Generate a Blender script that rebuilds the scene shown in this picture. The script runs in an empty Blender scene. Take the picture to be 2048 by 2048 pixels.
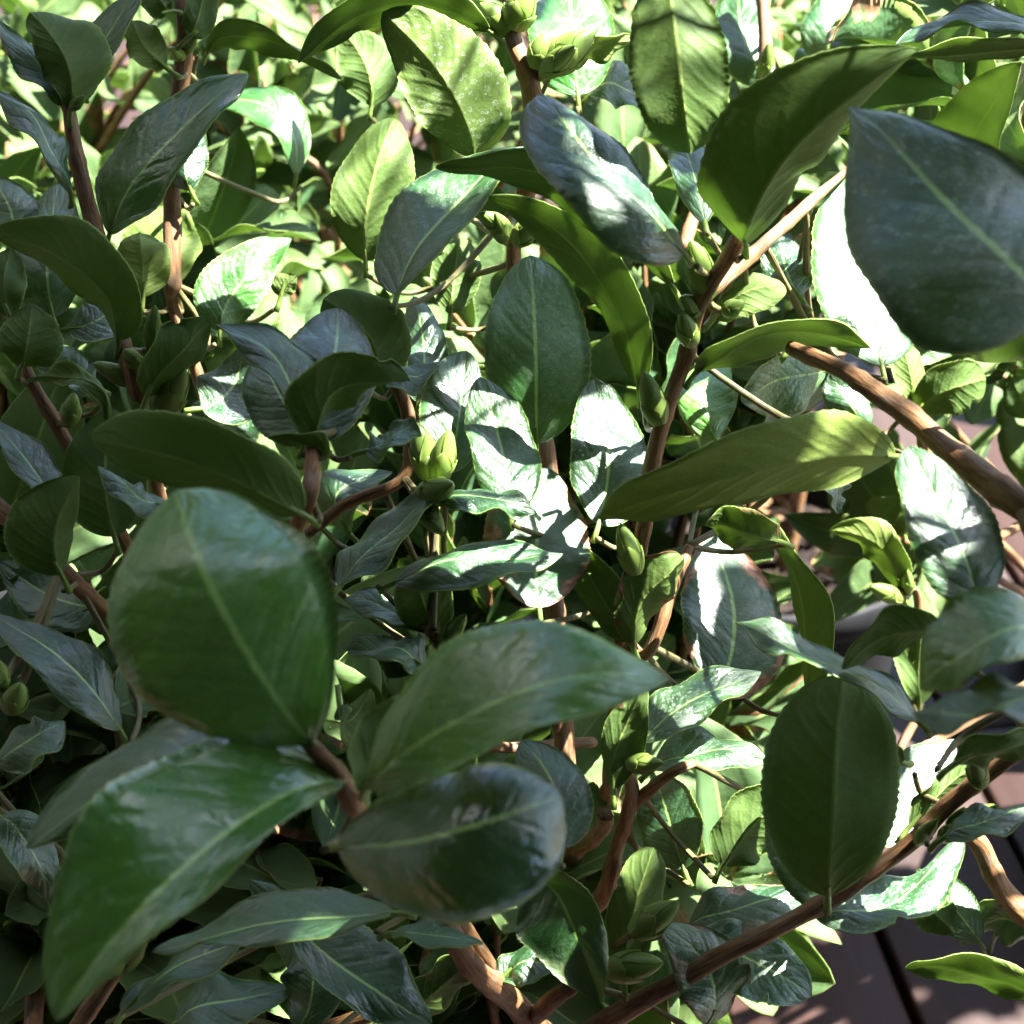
import bpy, bmesh, math, random
from mathutils import Vector, Matrix, Quaternion
R = math.radians
sc = bpy.context.scene
# ------------------------------------------------------------------ camera, sky, sun, exposure
CAM_H, PITCH = 1.2, 33.0
cam = bpy.data.cameras.new('camera'); camo = bpy.data.objects.new('camera', cam)
sc.collection.objects.link(camo); sc.camera = camo
camo.location = (0, 0, CAM_H); camo.rotation_euler = (R(90 - PITCH), 0, 0)
cam.sensor_fit = 'HORIZONTAL'; cam.sensor_width = 26.8; cam.lens = 50.0
cam.clip_start = .01; cam.clip_end = 3000
cam.dof.use_dof = True; cam.dof.focus_distance = .735; cam.dof.aperture_fstop = 13.0
SUN_DIR = Vector((.50, .10, .86)).normalized()          # towards the sun
world = bpy.data.worlds.new('World'); sc.world = world; world.use_nodes = True
wn = world.node_tree.nodes; wl = world.node_tree.links
sky = wn.new('ShaderNodeTexSky'); sky.sky_type = 'NISHITA'; sky.sun_disc = False
sky.sun_elevation = math.asin(SUN_DIR.z); sky.sun_rotation = math.atan2(SUN_DIR.x, SUN_DIR.y)
wl.new(sky.outputs[0], wn['Background'].inputs[0]); wn['Background'].inputs[1].default_value = .05
sun = bpy.data.lights.new('sun', 'SUN'); sun.energy = 5.0; sun.angle = R(.53); sun.color = (1, .98, .95)
suno = bpy.data.objects.new('sun', sun); sc.collection.objects.link(suno)
suno.rotation_euler = (-SUN_DIR).to_track_quat('-Z', 'Y').to_euler()
vs = sc.view_settings; vs.view_transform = 'Standard'; vs.look = 'None'; vs.exposure = 3.36; vs.gamma = 1; vs.use_curve_mapping = False
sc.cycles.max_bounces = 3; sc.cycles.diffuse_bounces = 1; sc.cycles.glossy_bounces = 2; sc.cycles.transmission_bounces = 4; sc.cycles.adaptive_threshold = .02

col = sc.collection
def tag(o, label=None, cat=None, group=None, kind=None):
    if label: o['label'] = label
    if cat: o['category'] = cat
    if group: o['group'] = group
    if kind: o['kind'] = kind
    return o
def link(name, data, parent=None, mats=None):
    o = bpy.data.objects.new(name, data); col.objects.link(o)
    if parent: o.parent = parent
    if mats:
        for m in mats: data.materials.append(m)
    return o
# ------------------------------------------------------------------ materials
class NT:
    def __init__(s, name):
        s.m = bpy.data.materials.new(name); s.m.use_nodes = True; s.t = s.m.node_tree; s.n = s.t.nodes; s.n.clear()
        s.out = s.n.new('ShaderNodeOutputMaterial')
    def node(s, typ, **kw):
        n = s.n.new(typ)
        for k, v in kw.items(): setattr(n, k, v)
        return n
    def set(s, sock, v):
        if hasattr(v, 'is_output') or isinstance(v, bpy.types.NodeSocket): s.t.links.new(v, sock)
        else: sock.default_value = v
    def math(s, op, a, b=0., c=None, clamp=False):
        n = s.node('ShaderNodeMath', operation=op, use_clamp=clamp); s.set(n.inputs[0], a); s.set(n.inputs[1], b)
        if c is not None: s.set(n.inputs[2], c)
        return n.outputs[0]
    def ramp(s, v, a, b, lo=0., hi=1.):            # smoothstep map
        n = s.node('ShaderNodeMapRange', interpolation_type='SMOOTHSTEP'); s.set(n.inputs[0], v); s.set(n.inputs[1], a); s.set(n.inputs[2], b)
        s.set(n.inputs[3], lo); s.set(n.inputs[4], hi); return n.outputs[0]
    def mix(s, f, a, b):
        n = s.node('ShaderNodeMix', data_type='RGBA'); s.set(n.inputs[0], f)
        s.set(n.inputs[6], a if not isinstance(a, tuple) else a + (1,)); s.set(n.inputs[7], b if not isinstance(b, tuple) else b + (1,)); return n.outputs[2]
    def noise(s, vec, scale, detail=3., rough=.55, dist=0.):
        n = s.node('ShaderNodeTexNoise'); s.set(n.inputs['Vector'], vec); n.inputs['Scale'].default_value = scale
        n.inputs['Detail'].default_value = detail; n.inputs['Roughness'].default_value = rough; n.inputs['Distortion'].default_value = dist; return n.outputs[0]
    def comb(s, x, y, z=0.):
        n = s.node('ShaderNodeCombineXYZ'); s.set(n.inputs[0], x); s.set(n.inputs[1], y); s.set(n.inputs[2], z); return n.outputs[0]
    def bump(s, h, st, dist, normal=None):
        n = s.node('ShaderNodeBump'); n.inputs['Strength'].default_value = st; n.inputs['Distance'].default_value = dist; s.set(n.inputs['Height'], h)
        if normal is not None: s.set(n.inputs['Normal'], normal)
        return n.outputs[0]
    def bsdf(s, colr, rough, spec=.5, normal=None, ior=1.5):
        n = s.node('ShaderNodeBsdfPrincipled'); s.set(n.inputs['Base Color'], colr if not isinstance(colr, tuple) else colr + (1,)); s.set(n.inputs['Roughness'], rough)
        n.inputs['Specular IOR Level'].default_value = spec; n.inputs['IOR'].default_value = ior
        if normal is not None: s.set(n.inputs['Normal'], normal)
        return n
    def done(s, sh): s.t.links.new(sh, s.out.inputs[0]); return s.m

def watermarks(k, u, v, off, n1, n3, oc):
    vo = k.node('ShaderNodeTexVoronoi', feature='F1'); k.set(vo.inputs['Vector'], k.comb(k.math('MULTIPLY', u, 2.2), k.math('ADD', v, off))); vo.inputs['Scale'].default_value = 15.; vo.inputs['Randomness'].default_value = 1.
    dd = k.math('ADD', vo.outputs['Distance'], k.math('MULTIPLY', k.math('SUBTRACT', n3, .5), .30))
    cs = k.node('ShaderNodeSeparateColor'); k.set(cs.inputs[0], vo.outputs['Color'])
    rad = k.math('MULTIPLY_ADD', cs.outputs[0], .30, .14)
    ring = k.ramp(k.math('ABSOLUTE', k.math('SUBTRACT', dd, rad)), .055, .012)
    fill = k.math('MULTIPLY', k.ramp(dd, rad, k.math('SUBTRACT', rad, .06)), .22)
    gate = k.math('MULTIPLY', k.ramp(k.math('ADD', n1, k.math('MULTIPLY', cs.outputs[1], .25)), .5, .62), oc.outputs[1])
    spot = k.math('MULTIPLY', k.math('MAXIMUM', ring, fill), gate)
    dust = k.math('MULTIPLY', k.ramp(n3, .55, .8), k.math('MULTIPLY_ADD', oc.outputs[1], .28, .04))
    film = k.math('MAXIMUM', k.math('MULTIPLY', spot, .62), dust)
    return film
def leaf_material(name, top, simple=False):
    """Camellia blade, one side.  Object colour carries wear: r = scorched, g = water marks, b = young/yellow, also painted sun glow, a = gloss."""
    k = NT(name)
    uv = k.node('ShaderNodeUVMap').outputs[0]
    sep = k.node('ShaderNodeSeparateXYZ'); k.set(sep.inputs[0], uv)
    u, v = sep.outputs[0], sep.outputs[1]
    oi = k.node('ShaderNodeObjectInfo'); oc = k.node('ShaderNodeSeparateColor'); k.set(oc.inputs[0], oi.outputs['Color'])
    rnd = oi.outputs['Random']
    a = k.math('ABSOLUTE', k.math('MULTIPLY_ADD', v, 2., -1.))
    off = k.math('MULTIPLY', rnd, 37.)
    p = k.comb(k.math('ADD', k.math('MULTIPLY', u, 2.2), off), k.math('MULTIPLY', v, 1.0), off)
    n1 = k.noise(p, 2.2, 1)
    n2 = k.noise(p, 9., 1 if simple else 2, .6)
    n3 = k.noise(p, 48., 1, .6) if not simple else n2
    streak = n2 if simple else k.noise(k.comb(k.math('ADD', k.math('MULTIPLY', u, 22.), k.math('MULTIPLY_ADD', a, -9., off)), k.math('MULTIPLY', v, 3.)), 1., 2, .6)
    rib = k.ramp(a, .055, .014)
    rib = k.math('MULTIPLY', rib, k.ramp(u, 1.02, .55, .35, 1.))
    ph = k.math('ADD', k.math('MULTIPLY', u, 7.5), k.math('MULTIPLY', a, -2.1))
    ph = k.math('ADD', ph, k.math('MULTIPLY', n1, .55))
    vein = k.math('PINGPONG', ph, .5)                       # 0 on a side vein
    vl = k.math('MULTIPLY', k.ramp(vein, .075, .0), k.ramp(a, 1., .55))
    if top:
        c = k.mix(k.ramp(n1, .3, .7), (.010, .042, .012), (.018, .064, .015))
        c = k.mix(k.math('MULTIPLY', k.ramp(n2, .45, .75), .45), c, (.028, .068, .022))
        c = k.mix(k.math('MULTIPLY', vl, .5), c, (.05, .115, .032))
        ribc, young, tcol = (.27, .43, .11), (.062, .20, .028), (.53, .77, .21)
    else:
        c = k.mix(k.ramp(n1, .3, .7), (.058, .100, .024), (.088, .132, .032))
        c = k.mix(k.math('MULTIPLY', k.ramp(n2, .4, .75), .5), c, (.10, .140, .036))
        c = k.mix(k.math('MULTIPLY', vl, .35), c, (.085, .13, .03))
        if simple: c = k.mix(.5, c, (.045, .095, .032))
        ribc, young, tcol = (.26, .34, .09), (.24, .32, .08), (.57, .74, .23)
    c = k.mix(k.math('MULTIPLY', oc.outputs[2], .8), c, young)  # yellow tint; on sunlit leaves it paints in their glow
    if not simple: c = k.mix(k.math('MULTIPLY', k.ramp(n3, .35, .7), .35), c, (.012, .03, .008) if top else (.045, .075, .016))
    val = k.math('MULTIPLY_ADD', rnd, .5, .75)
    hsv = k.node('ShaderNodeHueSaturation'); k.set(hsv.inputs['Value'], val); k.set(hsv.inputs['Hue'], k.math('MULTIPLY_ADD', rnd, -.03, .519)); hsv.inputs['Saturation'].default_value = 1.03; k.set(hsv.inputs['Color'], c); c = hsv.outputs[0]
    c = k.mix(k.math('MULTIPLY', rib, .8), c, ribc)
    # paler edge rim paints in sunlight glowing through the thin margin
    c = k.mix(k.math('MULTIPLY', k.ramp(a, .95, 1.), .7), c, (.26, .36, .09))
    # dried water marks: closed pale rings and a thin film
    film = .05 if simple else None
    if not simple: film = watermarks(k, u, v, off, n1, n3, oc)
    c = k.mix(film, c, (.42, .47, .38))
    # scorched margin
    bz = k.math('ADD', k.math('MULTIPLY', a, .55), k.math('MULTIPLY', n1, .9)); bz = k.math('ADD', bz, k.math('MULTIPLY', n2, .25))
    brown = k.math('MULTIPLY', k.ramp(bz, 1.0, 1.12), k.ramp(oc.outputs[0], .05, .6))
    c = k.mix(brown, c, k.mix(k.ramp(n2, .35, .65), (.16, .055, .022), (.38, .19, .10)))
    # tiny blemishes
    if not simple:
        bl = k.math('MULTIPLY', k.ramp(n3, .78, .86), .5)
        c = k.mix(bl, c, (.10, .07, .03))
    if simple: h = n2
    else:
        h = k.math('ADD', k.math('MULTIPLY', k.ramp(vein, .0, .28), .26 if top else -.45), k.math('MULTIPLY', streak, .32 if top else .25))
        h = k.math('ADD', h, k.math('MULTIPLY_ADD', n2, .8, k.math('MULTIPLY', n3, .16)))
    nb = k.bump(h, .6 if top else .45, .0010)
    if top:
        ro = k.math('ADD', k.ramp(k.math('ADD', k.math('MULTIPLY', n1, .6), k.math('MULTIPLY', n2, .4)), .38, .62, .30, .56), k.math('MULTIPLY', film, .35))
        ro = k.math('ADD', ro, k.math('MULTIPLY_ADD', oi.outputs['Alpha'], -.22, .12), clamp=True)
    else:
        ro = k.math('MULTIPLY_ADD', n2, .2, .50)
    dbl = k.node('ShaderNodeVectorMath', operation='SCALE'); k.set(dbl.inputs[0], c); dbl.inputs['Scale'].default_value = 1.75 if top else 1.1
    pb = k.bsdf(dbl.outputs[0], ro, (.8 if simple else 1.) if top else .22, nb, (1.5 if simple else 1.62) if top else 1.45)
    tr = k.node('ShaderNodeBsdfTranslucent')
    tc = k.mix(k.math('MULTIPLY', rib, .5), tcol, (.5, .7, .2)); tc = k.mix(k.math('MULTIPLY', vl, .4), tc, (.42, .62, .12)); tc = k.mix(brown, tc, (.25, .10, .04))
    tc = k.mix(k.math('MULTIPLY', oc.outputs[2], .7), tc, (.85, .97, .32)); tc = k.mix(k.math('MULTIPLY', k.ramp(n1, .35, .7), .25), tc, (.35, .6, .1))
    k.set(tr.inputs[0], tc)
    mx = k.node('ShaderNodeMixShader'); mx.inputs[0].default_value = .22
    k.t.links.new(pb.outputs[0], mx.inputs[1]); k.t.links.new(tr.outputs[0], mx.inputs[2])
    return k.done(mx.outputs[0])
def bark_material(name, c1, c2, c3):
    k = NT(name); uv = k.node('ShaderNodeUVMap').outputs[0]
    sep = k.node('ShaderNodeSeparateXYZ'); k.set(sep.inputs[0], uv)
    oi = k.node('ShaderNodeObjectInfo'); off = k.math('MULTIPLY', oi.outputs['Random'], 21.)
    # v runs in metres along the stem; wrap u round a circle so that no seam shows
    ang = k.math('MULTIPLY', sep.outputs[0], 6.28318)
    p = k.comb(k.math('COSINE', ang), k.math('SINE', ang), k.math('MULTIPLY_ADD', sep.outputs[1], 34., off))
    f = k.noise(p, 2.1, 3, .6, .4); g = k.noise(k.comb(k.math('MULTIPLY', k.math('COSINE', ang), 3.), k.math('MULTIPLY', k.math('SINE', ang), 3.), k.math('MULTIPLY_ADD', sep.outputs[1], 60., off)), 2.0, 2, .6)
    c = k.mix(k.ramp(f, .35, .62), c1, c2); c = k.mix(k.math('MULTIPLY', k.ramp(g, .52, .72), .8), c, c3)
    gp = k.noise(k.comb(k.math('COSINE', ang), k.math('SINE', ang), k.math('MULTIPLY_ADD', sep.outputs[1], 90., off)), .9, 2); c = k.mix(k.math('MULTIPLY', k.ramp(gp, .52, .68), .55), c, (.20, .165, .12))
    fl = k.noise(p, 5., 2); c = k.mix(k.math('MULTIPLY', k.ramp(fl, .66, .74), .5), c, (.06, .03, .018))
    nb = k.bump(k.math('ADD', f, k.math('MULTIPLY', gp, .7)), .55, .0010)
    return k.done(k.bsdf(c, .62, .35, nb).outputs[0])
def simple_noise(name, c1, c2, scale, rough, spec=.4, bump=0., trans=None):
    k = NT(name); tc = k.node('ShaderNodeTexCoord').outputs['Object']
    oi = k.node('ShaderNodeObjectInfo')
    va = k.node('ShaderNodeVectorMath', operation='ADD'); k.set(va.inputs[0], tc); k.set(va.inputs[1], k.comb(k.math('MULTIPLY', oi.outputs['Random'], 9.), 0., 0.))
    f = k.noise(va.outputs[0], scale, 4); c = k.mix(k.ramp(f, .3, .7), c1, c2)
    nb = k.bump(f, bump, .001) if bump else None
    b = k.bsdf(c, rough, spec, nb)
    if not trans: return k.done(b.outputs[0])
    t = k.node('ShaderNodeBsdfTranslucent'); t.inputs[0].default_value = trans + (1,)
    mx = k.node('ShaderNodeMixShader'); mx.inputs[0].default_value = .25
    k.t.links.new(b.outputs[0], mx.inputs[1]); k.t.links.new(t.outputs[0], mx.inputs[2]); return k.done(mx.outputs[0])
def wood_material():
    k = NT('deck wood'); tc = k.node('ShaderNodeTexCoord').outputs['Object']
    oi = k.node('ShaderNodeObjectInfo'); sp = k.node('ShaderNodeSeparateXYZ'); k.set(sp.inputs[0], tc)
    off = k.math('MULTIPLY', oi.outputs['Random'], 13.)
    p = k.comb(k.math('MULTIPLY', sp.outputs[0], 14.), k.math('ADD', k.math('MULTIPLY', sp.outputs[1], 1.1), off), sp.outputs[2])
    g = k.noise(p, 3.2, 6, .6, .8); b = k.noise(k.comb(sp.outputs[0], k.math('ADD', sp.outputs[1], off)), 6., 3); fine = k.noise(p, 16., 3)
    c = k.mix(k.ramp(g, .3, .7), (.021, .007, .0035), (.031, .012, .007)); c = k.mix(k.math('MULTIPLY', k.ramp(b, .45, .75), .6), c, (.020, .015, .015))
    c = k.mix(k.math('MULTIPLY', k.ramp(fine, .6, .8), .35), c, (.022, .013, .010))
    hs = k.node('ShaderNodeHueSaturation'); k.set(hs.inputs['Value'], k.math('MULTIPLY_ADD', oi.outputs['Random'], .4, .8)); k.set(hs.inputs['Color'], c)
    return k.done(k.bsdf(hs.outputs[0], .55, .4, k.bump(g, .35, .002)).outputs[0])

M_TOP = leaf_material('leaf upper side', True); M_UND = leaf_material('leaf underside', False)
M_PET = simple_noise('petiole', (.16, .24, .05), (.22, .30, .07), 60., .42, trans=(.4, .6, .1))
M_BARK = bark_material('camellia bark', (.15, .070, .026), (.27, .145, .060), (.07, .030, .013))
M_TWIG = bark_material('young twig', (.13, .10, .04), (.16, .16, .05), (.11, .06, .03))
M_BUD = simple_noise('bud scale', (.15, .24, .045), (.27, .36, .08), 130., .38, trans=(.6, .8, .15))
M_BUDC = simple_noise('bud core', (.12, .20, .04), (.20, .30, .06), 120., .4)
M_POT = simple_noise('black pot plastic', (.010, .010, .011), (.016, .016, .017), 30., .7, .25)
M_SOIL = simple_noise('potting soil', (.008, .005, .004), (.028, .018, .012), 60., .9, .2, 1.)
M_WOOD = wood_material(); M_SHADE_WALL = simple_noise('added dark boards', (.016, .019, .020), (.024, .028, .029), 4., .7, .25)
M_GROUND = simple_noise('earth', (.05, .04, .03), (.09, .07, .05), 5., .9, .2)
M_TOP2 = leaf_material('leaf upper side, plain', True, True); M_UND2 = leaf_material('leaf underside, plain', False, True)
LEAF_MATS = [M_TOP, M_UND, M_PET]; LEAF_MATS2 = [M_TOP2, M_UND2, M_PET]

# ------------------------------------------------------------------ data (tenths of a millimetre, world space)
LEAVES = [
 ('C',-1,(-516,3802,8821),(-689,3774,9218),(-868,4157,9367),(-274,-47,-146),(237,138,65),{'prof': 'r','cup': -0.16,'gl': 1.3,'ser': 0.8,'yl': 0.65,'lab': 'large blurred upright glossy green leaf'}),
 ('C',-1,(-383,3801,8673),(-34,3690,9053),(394,3796,9033),(-66,210,67),(35,-116,-32),{'gl': 1.3,'cup': -0.08,'ser': 0.8,'yl': 0.65}),
 ('C',-1,(-445,3811,8688),(-752,3373,8840),(-1075,3122,8545),(59,-70,-16),(-186,197,83),{'gl': 1.3,'cup': 0.06,'ser': 0.8,'prof': 'o','yl': 0.65,'lab': 'large blurred glossy leaf drooping to the lower left'}),
 ('C',-1,(-464,3752,8505),(-166,3541,8750),(124,3669,8763),(-44,169,76),(50,-175,-105),{'prof': 'e','cup': -0.38,'gl': 1.2,'ser': 0.3,'yl': 0.0}),
 ('C',-1,(-553,4180,8431),(-944,4096,8484),(-1372,4012,8262),(31,-85,-20),(-70,196,27),{'prof': 'o','cup': -0.1}),
 ('C',1,(-398,3942,8522),(-366,4043,8586),(-279,4202,8648),(-70,-4,49),(63,14,-53),{'prof': 'r'}),
 ('C',1,(-369,4009,8443),(-291,4088,8471),(-175,4217,8488),(-35,-21,77),(38,41,-102),{}),
 ('C',-1,(98,6564,8061),(94,6796,8364),(75,7203,8587),(-208,14,-15),(226,48,-17),{'prof': 'o','cup': 0.03,'sp': 0.35,'gl': -1.0,'yl': 0.45}),
 ('C',1,(-150,6955,9123),(-239,7006,9385),(-498,7210,9608),(-142,-10,-88),(181,42,102),{'prof': 'o','cup': 0.05,'sp': 1.0,'yl': 0.7,'lab': 'upright pale leaf marked with dried water rings'}),
 ('C',-1,(-423,6304,8855),(-250,6627,9050),(53,6919,9177),(-136,192,39),(52,-134,14),{'cup': -0.1,'sp': 0.4}),
 ('C',1,(582,6231,8926),(179,6388,9259),(-272,6372,9326),(-36,42,-100),(42,-36,110),{}),
 ('C',1,(489,6421,8392),(305,6495,8873),(-95,6640,9097),(-64,8,-61),(77,-56,97),{}),
 ('C',-1,(572,5766,9275),(343,5805,9518),(93,6206,9659),(-107,-171,-24),(85,142,17),{'prof': 'r','cup': -0.28,'gl': 0.6}),
 ('C',1,(785,5855,9265),(863,5683,9642),(1275,5824,9952),(-179,25,149),(92,117,-113),{'cup': 0.12}),
 ('C',1,(513,6369,10057),(540,6002,9858),(587,5929,9563),(166,50,4),(-160,8,-25),{'prof': 'r','yl': 0.15}),
 ('R',-1,(1428,4534,9709),(1192,4771,9891),(983,5304,9959),(-236,-260,-106),(231,273,89),{'prof': 'w','cup': -0.14,'gl': 0.5,'sp': 0.6,'ser': 0.5,'lab': 'large out of focus bluish grey leaf'}),
 ('R',-1,(1638,5436,9355),(1555,5355,9229),(1503,5468,9036),(125,12,-91),(-106,0,74),{'prof': 'o'}),
 ('C',-1,(1357,6163,8637),(1319,6506,8835),(1326,6913,9058),(-198,-70,3),(230,81,-4),{'yl': 0.8,'prof': 'o','gl': -0.5,'lab': 'sunlit leaf, its yellow white sun glare tinted in'}),  # yellow tint paints in the glare of direct sun
 ('C',1,(662,6062,8666),(913,6050,8831),(1294,6111,8741),(-18,-56,80),(25,46,-112),{}),
 ('C',-1,(1037,6200,8694),(1192,6231,8743),(1300,6161,8726),(7,61,3),(-4,-39,-6),{}),
 ('C',1,(1312,5598,8594),(781,5280,8747),(287,5272,8551),(37,23,-148),(-42,-45,170),{'yl': 0.85,'cup': 0.1}),
 ('C',-1,(333,6113,7972),(371,6385,8116),(331,6698,8287),(-147,-36,17),(173,63,-32),{'prof': 'o','sp': 0.7}),
 ('C',-1,(-2,5939,8146),(-36,6187,8271),(-125,6473,8417),(-121,-50,-3),(128,59,0),{'sp': 0.3,'prof': 'o'}),
 ('C',-1,(-239,6204,8150),(-202,6437,8289),(-180,6688,8417),(-152,-23,38),(105,18,-27),{'prof': 'o'}),
 ('C',-1,(103,5776,7821),(92,6024,7983),(142,6317,8104),(-197,-43,44),(205,51,-50),{'prof': 'o','br': 0.75,'yl': 0.3,'gl': -1.0,'lab': 'pale leaf with a brown scorched patch'}),
 ('C',-1,(-280,5893,8222),(-98,5861,8265),(85,5852,8195),(4,90,-8),(-3,-76,12),{'cup': -0.3,'tw': 0.8}),
 ('C',-1,(-435,5731,7973),(-127,5735,8071),(186,5787,8059),(-15,126,10),(14,-114,-10),{'cup': -0.25}),
 ('C',1,(-274,5738,7708),(-328,5784,7834),(-342,5740,7986),(-103,-19,-29),(114,62,3),{'prof': 'r'}),
 ('C',1,(454,5851,7606),(332,5963,7780),(181,6129,7942),(-73,23,-75),(68,7,48),{}),
 ('C',1,(461,5804,7626),(497,5860,7804),(647,5945,7935),(-80,0,55),(91,22,-77),{'prof': 'r','cup': 0.4,'br': 0.5}),
 ('C',-1,(815,6018,7221),(907,6301,7382),(830,6656,7561),(-223,-52,29),(214,60,-36),{'prof': 'o','br': 0.9,'sp': 0.2,'yl': 0.05,'gl': -1.0,'lab': 'sunlit leaf with scorched reddish brown margin'}),
 ('C',1,(1179,5956,7217),(1136,6093,7612),(1020,6311,7856),(-49,58,-57),(36,-107,92),{'cup': 0.3}),
 ('R',-1,(1312,4792,8087),(1005,4859,8282),(726,5005,8323),(-29,-74,15),(44,120,-36),{}),
 ('R',1,(1372,4954,8337),(1208,4905,8353),(1044,4803,8288),(38,35,-92),(-37,-16,86),{}),
 ('R',1,(1058,4667,7436),(1051,4737,7819),(1108,5069,8054),(-237,32,-6),(230,30,-46),{'prof': 'r','gl': 0.4,'lab': 'large dark olive leaf underside hanging by the branch'}),
 ('R',-1,(1231,5094,6992),(1106,5149,7177),(1007,5396,7291),(-148,-65,-46),(128,80,13),{'prof': 'o','sp': 0.5}),
 ('R',-1,(1073,4926,7100),(1366,4959,7151),(1655,5221,7187),(-11,126,-26),(21,-117,3),{'sp': 0.9,'cup': -0.1}),
 ('C',-1,(1346,5360,7033),(1539,5586,7097),(1738,5812,7160),(-96,103,29),(110,-83,-55),{}),
 ('C',1,(786,5277,6998),(901,5355,7118),(1067,5463,7192),(-92,18,101),(84,3,-106),{'prof': 'o'}),
 ('C',-1,(706,4780,6691),(720,4835,6868),(544,4975,6991),(-125,-58,-16),(127,72,1),{'prof': 'o','br': 0.3,'sp': 0.6}),
 ('C',-1,(673,5056,6841),(882,4982,6809),(1097,4911,6691),(65,123,24),(-74,-121,-57),{'prof': 'o','sp': 0.2}),
 ('C',-1,(663,5155,6810),(881,5198,6876),(1175,5287,6830),(-8,102,11),(16,-121,-40),{'br': 0.5}),
 ('C',-1,(35,4895,7328),(190,4783,7248),(306,4644,6941),(77,-33,97),(-166,-53,-82),{'cup': -0.05,'br': 0.15}),
 ('C',1,(406,4865,6823),(429,4959,7060),(509,5128,7227),(-88,25,2),(100,32,-61),{'prof': 'r'}),
 ('C',-1,(665,5453,6809),(614,5613,6910),(568,5808,6972),(-118,24,-73),(114,-25,72),{'prof': 'o'}),
 ('C',-1,(470,5410,7477),(688,5581,7548),(947,5757,7536),(-37,131,-1),(32,-82,-17),{'sp': 1.0}),
 ('C',-1,(531,5512,7268),(747,5550,7326),(974,5561,7252),(5,115,12),(-6,-106,2),{'sp': 0.7}),
 ('C',1,(371,5241,7401),(394,5345,7561),(490,5441,7709),(-59,57,-22),(89,-39,-5),{}),
 ('C',-1,(-373,4347,7677),(-749,4362,7608),(-1147,4352,7501),(19,-88,11),(-31,143,-18),{'sp': 0.2}),
 ('C',-1,(-747,4758,7209),(-542,4659,7056),(-276,4574,6925),(93,147,43),(-54,-87,-24),{}),
 ('C',-1,(-517,4878,6658),(-711,4999,6845),(-977,5210,6987),(-103,-22,-107),(95,79,49),{}),
 ('C',-1,(162,4606,7709),(146,4765,7807),(34,4999,7837),(-130,12,-74),(103,58,-2),{'prof': 'o'}),
 ('C',-1,(-401,4600,7332),(-257,4562,7365),(-96,4580,7302),(2,82,-20),(-1,-69,22),{}),
 ('C',1,(-400,4878,6658),(-264,4925,6731),(-128,4989,6829),(-45,6,82),(44,22,-112),{}),
 ('C',-1,(-50,4936,6748),(66,4967,6797),(241,4946,6764),(-5,92,13),(4,-81,-14),{}),
 ('C',-1,(-1200,4712,6771),(-1030,4754,6835),(-777,4855,6807),(-41,112,7),(42,-110,-22),{}),
 ('C',-1,(-766,4692,6740),(-709,4795,6898),(-777,4949,6951),(-119,42,-45),(104,0,0),{}),
 ('C',-1,(-1266,4315,7261),(-1103,4426,7340),(-780,4547,7434),(-39,79,-25),(40,-81,22),{}),
 ('L',1,(-648,4946,8784),(-935,4897,8983),(-1300,5071,8976),(-47,26,-125),(55,-3,143),{'prof': 'o','cup': 0.1}),
 ('L',-1,(-1183,5551,8430),(-1273,5487,8514),(-1408,5536,8590),(-8,-72,0),(3,87,-13),{'cup': -0.25}),
 ('L',1,(-1498,5988,8002),(-1530,6110,8189),(-1531,6338,8357),(-176,23,-19),(149,45,-23),{'prof': 'o'}),
 ('L',1,(-1604,5581,8108),(-1612,5626,8270),(-1539,5773,8404),(-168,-8,43),(52,68,-61),{'cup': 0.15}),
 ('L',-1,(-1706,6045,8089),(-1810,6132,8223),(-1997,6316,8323),(-29,-70,3),(44,105,-4),{}),
 ('L',-1,(-1392,5280,7645),(-1584,5371,7878),(-1887,5590,7939),(-48,-113,-9),(44,111,6),{'prof': 'l','sp': 0.2}),
 ('L',-1,(-1787,5063,7677),(-1646,5069,7779),(-1545,5142,7800),(-58,96,1),(50,-73,-20),{'cup': -0.25}),
 ('L',-1,(-1647,6174,7553),(-1805,6186,7571),(-2064,6348,7638),(-34,-120,-57),(35,122,60),{}),
 ('L',1,(-579,5015,7972),(-543,4986,7928),(-480,5123,7955),(-27,57,15),(35,-66,-28),{}),
 ('L',-1,(-615,5560,8077),(-461,5739,8168),(-287,5921,8266),(-57,109,-16),(52,-91,7),{}),
 ('L',-1,(-303,5558,7705),(-436,5557,7796),(-604,5594,7761),(-5,-89,10),(9,99,5),{}),
 ('L',-1,(-292,5795,7703),(-451,5838,7770),(-636,5901,7775),(-15,-96,0),(17,108,1),{}),
 ('L',-1,(-645,6323,7783),(-687,6415,7924),(-483,6546,7942),(-87,105,-4),(110,-80,-32),{}),
 ('L',-1,(-1572,6081,7226),(-1359,6081,7226),(-1160,6113,7091),(13,151,67),(-16,-108,-74),{}),
 ('L',-1,(-1769,4963,7524),(-1659,4903,7432),(-1628,4876,7207),(65,69,-4),(-70,-54,-10),{'sp': 0.3}),
 ('L',-1,(-1562,6792,8872),(-1358,6921,9162),(-1036,7226,9357),(-127,137,46),(97,-80,-50),{'gl': 1.0,'cup': 0.06}),
 ('L',1,(-1689,6962,9317),(-1702,7018,9495),(-1845,7160,9622),(-69,-37,-20),(152,138,28),{'prof': 'r','cup': 0.3}),
 ('L',-1,(-1725,7015,9307),(-1827,7104,9444),(-2004,7253,9581),(-43,-71,-18),(22,52,7),{}),
 ('L',-1,(-1677,7198,9313),(-1594,7245,9478),(-1438,7430,9671),(-81,106,-2),(65,-65,-9),{}),
 ('L',-1,(-1683,6789,9050),(-1770,6823,9286),(-1987,7000,9376),(-17,-81,4),(19,103,-7),{'cup': -0.2}),
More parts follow.
